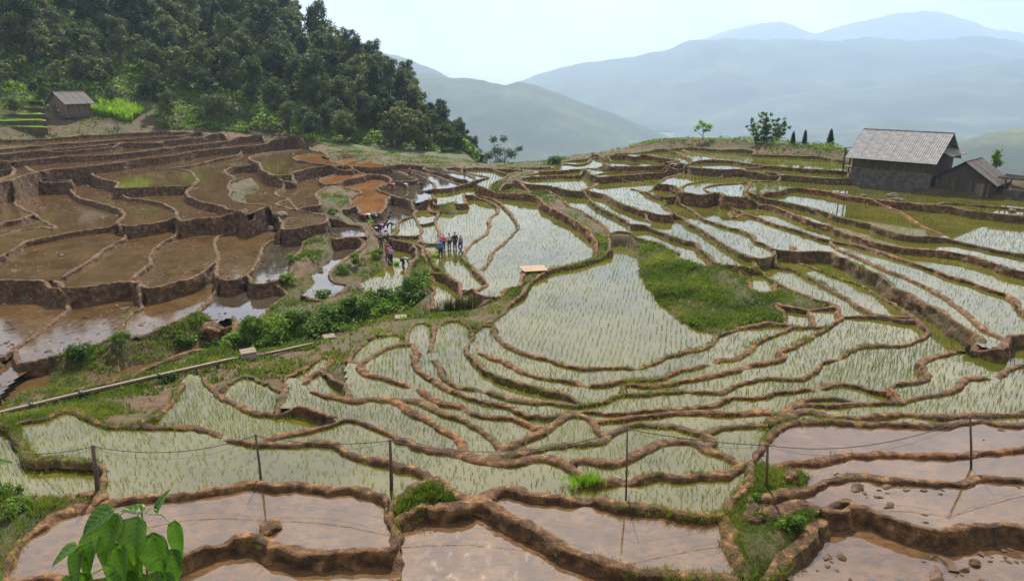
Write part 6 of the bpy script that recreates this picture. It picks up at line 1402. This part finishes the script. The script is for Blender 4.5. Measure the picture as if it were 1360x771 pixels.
# ------------------------------------------------------------------ people at work in the fields
def skin_mesh(name, joints, bones, sub=1, root=0):
    """joints: name -> (x, y, z, radius); one continuous surface grown round the bones"""
    ks = list(joints); ix = {k: i for i, k in enumerate(ks)}
    me = bpy.data.meshes.new("skeleton"); me.from_pydata([joints[k][:3] for k in ks], [(ix[a], ix[b]) for a, b in bones], [])
    o = bpy.data.objects.new("skeleton", me); COL.objects.link(o)
    me.skin_vertices.new() if hasattr(me.skin_vertices, "new") and not me.skin_vertices else None
    md = o.modifiers.new("skin", 'SKIN'); md.use_smooth_shade = True
    if not me.skin_vertices:
        bmx = bmesh.new(); bmx.from_mesh(me); bmx.verts.layers.skin.verify(); bmx.to_mesh(me); bmx.free()
    for i, k in enumerate(ks):
        sv = me.skin_vertices[0].data[i]; sv.radius = (joints[k][3], joints[k][3]); sv.use_root = (i == root)
    if sub: sb = o.modifiers.new("sub", 'SUBSURF'); sb.levels = sub; sb.render_levels = sub
    dg = bpy.context.evaluated_depsgraph_get(); ev = o.evaluated_get(dg)
    out = bpy.data.meshes.new_from_object(ev); out.name = name
    bpy.data.objects.remove(o); return out
def figure(pose):
    """joints of a 1.6 m adult facing -Y"""
    J = {}
    if pose in ('stand', 'walk', 'carry'):
        st = .13 if pose == 'walk' else .0
        J['hip'] = (0, 0, .86, .135); J['waist'] = (0, -.01, 1.0, .125); J['chest'] = (0, 0, 1.2, .15); J['neck'] = (0, 0, 1.36, .055); J['head0'] = (0, -.015, 1.44, .075); J['head'] = (0, -.02, 1.53, .088)
        for s, n in ((-1, 'l'), (1, 'r')):
            J['hipj' + n] = (s * .09, 0, .82, .095); J['knee' + n] = (s * .10, -.05 - s * st, .45, .062); J['ank' + n] = (s * .10, .02 + s * st * .6, .08, .042); J['toe' + n] = (s * .11, -.13 + s * st * .6, .035, .035)
            J['sho' + n] = (s * .18, 0, 1.30, .065)
            if pose == 'carry': J['elb' + n] = (s * .24, -.12, 1.08, .045); J['wri' + n] = (s * .15, -.34, 1.05, .032); J['palm' + n] = (s * .13, -.40, 1.05, .03); hd = (0, -1, 0)
            else: J['elb' + n] = (s * .25, .02, 1.05, .045); J['wri' + n] = (s * .26, -.07, .83, .032); J['palm' + n] = (s * .26, -.08, .77, .03); hd = (0, -.1, -1)
            J.update(fingers(J['palm' + n], hd, s, n))
    else:                                        # bent to plant: straight back, knees soft, arms hanging to the water
        k = .0 if pose == 'bend' else .10
        J['hip'] = (0, .12, .80 - k, .14); J['waist'] = (0, -.03, .86 - k, .125); J['chest'] = (0, -.26, .86 - k * 1.2, .15); J['neck'] = (0, -.41, .84 - k * 1.2, .055); J['head0'] = (0, -.47, .82 - k * 1.2, .075); J['head'] = (0, -.54, .79 - k * 1.2, .088)
        for s, n in ((-1, 'l'), (1, 'r')):
            J['hipj' + n] = (s * .09, .12, .76 - k, .10); J['knee' + n] = (s * .13, -.02 - .06 * (s > 0), .43 - k * .4, .065); J['ank' + n] = (s * .13, .08, .06, .042); J['toe' + n] = (s * .14, -.07, .03, .035)
            J['sho' + n] = (s * .17, -.33, .84 - k * 1.2, .065); J['elb' + n] = (s * .20, -.40, .60 - k * .8, .045); J['wri' + n] = (s * .12, -.46, .36 - k * .4, .032); J['palm' + n] = (s * .11, -.47, .30 - k * .4, .03)
            J.update(fingers(J['palm' + n], (0, -.15, -1), s, n))
    return J
def fingers(p, d, s, n):
    d = Vector(d).normalized(); u = Vector((1, 0, 0)); w = d.cross(u); out = {}
    for i, (o, L) in enumerate(((-.024, .075), (-.008, .085), (.008, .08), (.024, .065))):
        b = Vector(p[:3]) + u * o + d * .03
        out['f%d%s' % (i, n)] = tuple(b + d * L * .5) + (.009,); out['g%d%s' % (i, n)] = tuple(b + d * L * .9 + w * .02) + (.008,)
    b = Vector(p[:3]) - u * s * .03; out['t0' + n] = tuple(b + d * .02 - u * s * .02) + (.010,); out['t1' + n] = tuple(b + d * .05 - u * s * .03) + (.009,)
    return out
def bones_of(part):
    core = [('hip', 'waist'), ('waist', 'chest')]; B = []
    for n in 'lr':
        B += [('chest', 'sho' + n), ('sho' + n, 'elb' + n), ('elb' + n, 'wri' + n)]
    legs = []
    for n in 'lr': legs += [('hip', 'hipj' + n), ('hipj' + n, 'knee' + n), ('knee' + n, 'ank' + n)]
    if part == 'jacket': return core + B
    if part == 'trousers': return legs
    full = core + [('chest', 'neck'), ('neck', 'head0'), ('head0', 'head')] + B + legs
    for n in 'lr':
        full += [('wri' + n, 'palm' + n), ('ank' + n, 'toe' + n)] + [('palm' + n, 't0' + n), ('t0' + n, 't1' + n)]
        for i in range(4): full += [('palm' + n, 'f%d%s' % (i, n)), ('f%d%s' % (i, n), 'g%d%s' % (i, n))]
    return full
def part_mesh(pose, part):
    J = figure(pose); B = bones_of(part); use_ = {k for b in B for k in b}; grow = 0.0 if part == 'body' else .018
    if part == 'jacket':                        # sleeves end above the wrist
        for n in 'lr': J['wri' + n] = tuple(Vector(J['elb' + n][:3]).lerp(Vector(J['wri' + n][:3]), .85)) + (.036,)
    if part == 'trousers':
        for n in 'lr': J['ank' + n] = tuple(Vector(J['knee' + n][:3]).lerp(Vector(J['ank' + n][:3]), .8)) + (.052,)
    JJ = {k: tuple(J[k][:3]) + (J[k][3] + grow,) for k in J if k in use_}
    return skin_mesh(part, JJ, B, 1, list(JJ).index('hip')), J
def cloth(name, c): return plain(name, [(.3, tuple(v * .75 for v in c)), (.7, c)], 9, .85, .1, .01)
CL = {'red': cloth("red_cloth", (.48, .035, .04)), 'pink': cloth("pink_cloth", (.62, .10, .22)), 'blue': cloth("blue_cloth", (.04, .16, .48)), 'navy': cloth("navy_cloth", (.02, .03, .09)), 'black': cloth("black_cloth", (.018, .018, .02)), 'white': cloth("white_cloth", (.62, .62, .60)), 'grey': cloth("grey_cloth", (.22, .22, .23)), 'purple': cloth("purple_cloth", (.16, .05, .22)), 'brown': cloth("brown_cloth", (.10, .06, .04)), 'maroon': cloth("maroon_cloth", (.20, .025, .05)), 'lilac': cloth("lilac_cloth", (.38, .32, .48))}
M['skin'] = plain("skin", [(.3, (.30, .17, .11)), (.7, (.42, .26, .18))], 8, .6, 0)
M['straw'] = plain("straw", [(.3, (.45, .36, .20)), (.7, (.62, .52, .32))], 20, .8, .2, .01)
M['hair'] = plain("black_hair", [(.3, (.008, .007, .007)), (.7, (.02, .017, .015))], 12, .5, .2, .01)
POSE = {}
for ps in ('stand', 'walk', 'carry', 'bend', 'stoop'):
    bm_, J = part_mesh(ps, 'body'); POSE[ps] = (bm_, part_mesh(ps, 'jacket')[0], part_mesh(ps, 'trousers')[0], J)
    bm_.materials.append(M['skin'])
def head_frame(J):
    h = Vector(J['head'][:3]); up = (h - Vector(J['neck'][:3])).normalized(); fw = Vector((0, -1, 0)); fw = (fw - up * fw.dot(up))
    if fw.length < .1: fw = Vector((0, 0, -1))
    fw.normalize(); sd = up.cross(fw); return h, up, fw, sd
def person(label, x, y, pose, rz, jacket, trousers, hat, sc=1.0, sink=.12, z=None, group=None):
    bm_, jm, tm, J = POSE[pose]
    t = thing("person", label, "person", (x, y, (float(surf_z(x, y)) if z is None else z) - sink), rz, group); t.scale = (sc, sc, sc)
    new_obj("body", bm_, None, t)
    for nm, me, c in (("jacket", jm, jacket), ("trousers", tm, trousers)):
        if not me.materials: me.materials.append(CL['black'])
        o = new_obj(nm, me, None, t); o.material_slots[0].link = 'OBJECT'; o.material_slots[0].material = CL[c]
    h, up, fw, sd = head_frame(J)
    R3 = Matrix((sd, fw, up)).transposed()
    if hat == 'cone':
        mb = MB(); n = 16; v = [h + R3 @ Vector((.24 * math.cos(2 * math.pi * i / n), .24 * math.sin(2 * math.pi * i / n), .05)) for i in range(n)] + [h + up * .21]
        mb.add(v, [(i, (i + 1) % n, n) for i in range(n)] + [tuple(range(n - 1, -1, -1))]); mb.build("hat", M['straw'], t)
    else:
        mb = MB(); n = 12; v = []; f = []
        for k in range(6):
            e = math.pi / 2 * k / 5
            for i in range(n): v.append(h - fw * .012 + R3 @ Vector((.098 * math.cos(e) * math.cos(2 * math.pi * i / n), .104 * math.cos(e) * math.sin(2 * math.pi * i / n), .108 * math.sin(e) - .005)))
        for k in range(5):
            for i in range(n): f.append((k * n + i, k * n + (i + 1) % n, (k + 1) * n + (i + 1) % n, (k + 1) * n + i))
        mb.add(v, f)
        if hat == 'hair': mb.build("hair", M['hair'], t, True)
        else:
            if hat != 'scarf_pink': mb.box(h + fw * .13 + up * .03, (.13, .10, .012), R3)
            mb.build("headscarf" if hat.startswith('scarf') else "cap", CL[hat.split('_')[1]] if '_' in hat else CL['navy'], t, True)
    for s in (-1, 1): MB().tube([h + fw * .082 + sd * s * .033 + up * .012, h + fw * .094 + sd * s * .033 + up * .012], .010, 6).build("eye", M['hair'], t)
    MB().add([h + fw * .085 + up * .015, h + fw * .085 + sd * .016 - up * .025, h + fw * .085 - sd * .016 - up * .025, h + fw * .115 - up * .02], [(0, 1, 3), (0, 3, 2), (1, 2, 3)]).build("nose", M['skin'], t)
    MB().box(h + fw * .088 - up * .048, (.045, .012, .008), R3).build("mouth", CL['maroon'], t)
    return t
GP = "farmers planting rice"
R_ = math.radians
person("bent farmer in a red jacket, leftmost of the three at the orange pond", -16.4, 74.6, 'bend', R_(100), 'red', 'black', 'hair', group=GP)
person("bent farmer in a white shirt between two others at the orange pond", -15.9, 74.9, 'bend', R_(80), 'white', 'black', 'hair', group=GP)
person("bent farmer in black, rightmost of the three at the orange pond", -15.2, 75.0, 'stoop', R_(70), 'black', 'navy', 'cap_navy', group=GP)
person("farmer in purple with a headscarf bending at the white pond's edge", -13.7, 70.4, 'bend', R_(60), 'purple', 'navy', 'scarf_purple', group=GP)
person("farmer in black bending over seedlings in the white pond", -12.6, 71.2, 'bend', R_(-70), 'black', 'grey', 'hair', group=GP)
person("person in dark clothes standing at the left on the green mound's edge", -12.4, 63.9, 'stand', R_(20), 'black', 'brown', 'hair', z=float(ground_z(-12.4, 63.9)), sink=0, group=GP)
person("person in maroon standing second beside the planters' field", -11.75, 63.4, 'carry', R_(40), 'maroon', 'black', 'hair', group=GP, sink=.05)
person("person in a pink headscarf and lilac jacket standing in the planters' field", -11.1, 61.7, 'stand', R_(-30), 'lilac', 'black', 'scarf_pink', group=GP)
person("person in pink standing just behind the lilac jacket", -11.4, 62.5, 'walk', R_(30), 'pink', 'navy', 'hair', group=GP)
person("farmer in a grey jacket bent double in the middle of the planters' field", -9.8, 60.4, 'bend', R_(90), 'grey', 'black', 'cap_grey', group=GP)
person("person in a bright blue jacket, nearest of the group in the rice", -6.4, 60.2, 'stand', R_(170), 'blue', 'navy', 'hair', group=GP)
person("person with a pink scarf behind the one in blue", -6.35, 62.6, 'stand', R_(160), 'pink', 'black', 'scarf_pink', group=GP)
person("person in a white shirt standing in the middle of the rice group", -5.85, 63.0, 'stand', R_(-160), 'white', 'black', 'hair', group=GP)
person("tall person in black standing third from right in the rice group", -5.3, 62.8, 'stand', R_(-150), 'black', 'navy', 'hair', 1.08, group=GP)
person("person in grey, rightmost of the group in the rice", -4.75, 62.4, 'walk', R_(-120), 'grey', 'purple', 'cap_white', group=GP)
person("bent farmer in pink, left one of the pair under the brown wall", -16.1, 92.8, 'bend', R_(80), 'pink', 'maroon', 'hair', group=GP)
person("bent farmer in white, right one of the pair under the brown wall", -14.4, 92.8, 'bend', R_(90), 'white', 'black', 'hair', group=GP)
person("bent farmer in navy at the corner of the white flooded fields", -12.3, 93.6, 'bend', R_(-80), 'navy', 'black', 'hair', group=GP)
person("person in red walking along a bund of the flooded fields", -14.7, 99.9, 'walk', R_(30), 'red', 'black', 'hair', group=GP, sink=-.15)
person("person in dark clothes standing tall on a bund beyond the planters", -6.8, 99.4, 'walk', R_(-60), 'black', 'grey', 'hair', 1.1, group=GP, sink=-.15)
person("person in a white cap walking up to the wooden hut", -83.3, 131.2, 'walk', R_(170), 'black', 'brown', 'cap_white', z=float(ground_z(-83.3, 131.2)) + .1, sink=0)
# bundles of seedlings lying ready beside the planters
for i, (x, y) in enumerate(((-12.2, 70.6), (-10.6, 61.0), (-6.8, 60.0), (-15.4, 74.2))):
    q_ = RNG.normal(0, .14, (26, 2)) + np.array([x, y])
    V, f, ct = tufts(np.c_[q_, surf_z(q_[:, 0], q_[:, 1])], RNG.uniform(.2, .4, 26), 8, .08, .03, .7, 300 + i)
    tag(new_obj("seedling_bundle", mesh_np("seedling_bundle", V, f, ct, False), M['bright']), ("bundle of green seedlings by the farmer in the white pond", "bundle of seedlings beside the pink headscarf", "bundle of seedlings at the feet of the person in blue", "bundle of seedlings by the three at the orange pond")[i], "seedling bundle", "seedling bundles")

# ------------------------------------------------------------------ leafy plant close to the viewer
M['big_leaf'] = make_leaf("big_leaf", [(.3, (.025, .075, .008)), (.55, (.055, .135, .014)), (.8, (.12, .23, .025))], .34, 6.0, .25, .35)
M['stem'] = plain("green_stem", [(.3, (.10, .16, .02)), (.7, (.22, .28, .06))], 10, .5, .1, .01)
def veins(m):
    nt = m.node_tree; b = nt.nodes["Principled BSDF"]; tc = nt.nodes.new("ShaderNodeTexCoord"); sx = nt.nodes.new("ShaderNodeSeparateXYZ"); nt.links.new(tc.outputs["Object"], sx.inputs[0])
    def mth(op, a, c):
        k = nt.nodes.new("ShaderNodeMath"); k.operation = op
        for i, v in enumerate((a, c)):
            if v is None: continue
            if isinstance(v, (int, float)): k.inputs[i].default_value = v
            else: nt.links.new(v, k.inputs[i])
        return k.outputs[0]
    ay = mth('ABSOLUTE', sx.outputs[1], None)
    sl = mth('MULTIPLY', mth('SUBTRACT', sx.outputs[0], mth('MULTIPLY', ay, .75)), 105.0)
    rib = mth('MAXIMUM', mth('POWER', mth('ABSOLUTE', mth('SINE', sl, None), None), 14.0), mth('LESS_THAN', ay, .0022))
    src = b.inputs["Base Color"].links[0].from_socket
    nt.links.new(mixc(nt, mth('MULTIPLY', rib, .28), src, (.26, .36, .12)), b.inputs["Base Color"])
    bump(nt, b, rib, .35, .003)
veins(M['big_leaf'])
def leaf_mesh(name, L, W, cup, droop, seed):
    """heart-shaped leaf with a midrib crease, waved edge and drooping tip; base at origin, tip along +X"""
    nu, nv = 14, 9; V = []; F = []; rg = random.Random(seed)
    for i in range(nu + 1):
        u = i / nu; prof = (max(0, math.sin(math.pi * min(1, u) ** .56)) ** .75) * (1 - .12 * u)
        for j in range(nv):
            v = (j / (nv - 1) - .5) * 2; w = W * .5 * prof * v
            lobe = -.14 * L * (abs(v) ** 1.2) * max(0, 1 - u * 2.6)
            z = cup * W * (abs(v) ** 1.5) * prof + .012 * L * math.sin(9 * u + 3 * v + seed) * abs(v) - droop * L * u * u + .018 * L * math.cos(abs(v) * 9) * (1 - u)
            V.append((L * u + lobe, w, z))
    for i in range(nu):
        for j in range(nv - 1): a = i * nv + j; F.append((a, a + 1, a + nv + 1, a + nv))
    me = bpy.data.meshes.new(name); me.from_pydata(V, [], F); me.update(); me.polygons.foreach_set("use_smooth", [True] * len(F)); return me
pl = thing("leafy_plant", "heart-leaved green plant close to the viewer at the bottom left", "plant", (-2.15, 3.35, -4.6))
base = Vector((-2.15, 3.35, -4.6))
stem_top = Vector((-2.12, 3.42, -2.38))
MB().tube([Vector((0, 0, -1.0)), Vector((-.05, .03, .9)), stem_top - base], [.016, .012, .006], 7).build("stem", M['stem'], pl, True)
LV = [((-2.13, 3.37, -2.40), .30, .24, 262, -58), ((-2.27, 3.40, -2.40), .32, .25, 250, -50), ((-2.38, 3.38, -2.50), .32, .24, 240, -56), ((-2.47, 3.36, -2.60), .30, .23, 236, -62), ((-2.22, 3.32, -2.54), .34, .26, 258, -66),
      ((-2.04, 3.36, -2.50), .32, .22, 285, -70), ((-1.92, 3.38, -2.43), .30, .12, 275, -80), ((-1.95, 3.36, -2.60), .26, .13, 280, -80), ((-2.12, 3.42, -2.36), .15, .11, 180, 10), ((-2.03, 3.42, -2.36), .16, .09, 60, 55),
      ((-2.30, 3.42, -2.36), .22, .17, 225, -20), ((-2.42, 3.30, -2.72), .32, .24, 245, -62), ((-2.14, 3.30, -2.70), .32, .25, 265, -70), ((-2.30, 3.28, -2.74), .32, .25, 252, -65), ((-2.02, 3.32, -2.72), .30, .22, 278, -72), ((-2.50, 3.36, -2.56), .18, .13, 215, -20), ((-2.18, 3.34, -2.62), .30, .24, 270, -60), ((-2.52, 3.32, -2.76), .28, .22, 238, -60)]
for i, (p, L, W, az, el) in enumerate(LV):
    L *= .80; W *= .82
    me = leaf_mesh("leaf", L, W, .16, .22, i); me.materials.append(M['big_leaf'])
    o = new_obj("leaf", me, None, pl, Vector(p) - base, (random.uniform(-.25, .25), -R_(el), R_(az)))
    a = Vector((stem_top.x + (p[0] - stem_top.x) * .2, stem_top.y, min(stem_top.z, p[2] + .05))) - base
    MB().tube([a, (a + Vector(p) - base) / 2 + Vector((0, 0, .03)), Vector(p) - base], .0035, 5, False).build("leaf_stalk", M['stem'], pl, True)
tw = thing("leafy_twig", "pale green leaf tip reaching in from the left edge", "twig", (-3.45, 4.0, -2.5))
for i, (p, L, az, el) in enumerate((((-.02, 0, .10), .19, 5, 4), ((-.05, .02, 0), .16, -10, -30), ((-.1, 0, -.08), .15, 200, -20))):
    me = leaf_mesh("leaf", L, .10, .1, .15, i + 40); me.materials.append(M['big_leaf']); new_obj("leaf", me, None, tw, p, (.1, -R_(el), R_(az)))
MB().tube([(-.1, 0, -1.5), (-.08, 0, -.6), (-.03, 0, .1)], [.012, .009, .004], 6).build("stem", M['stem'], tw, True)
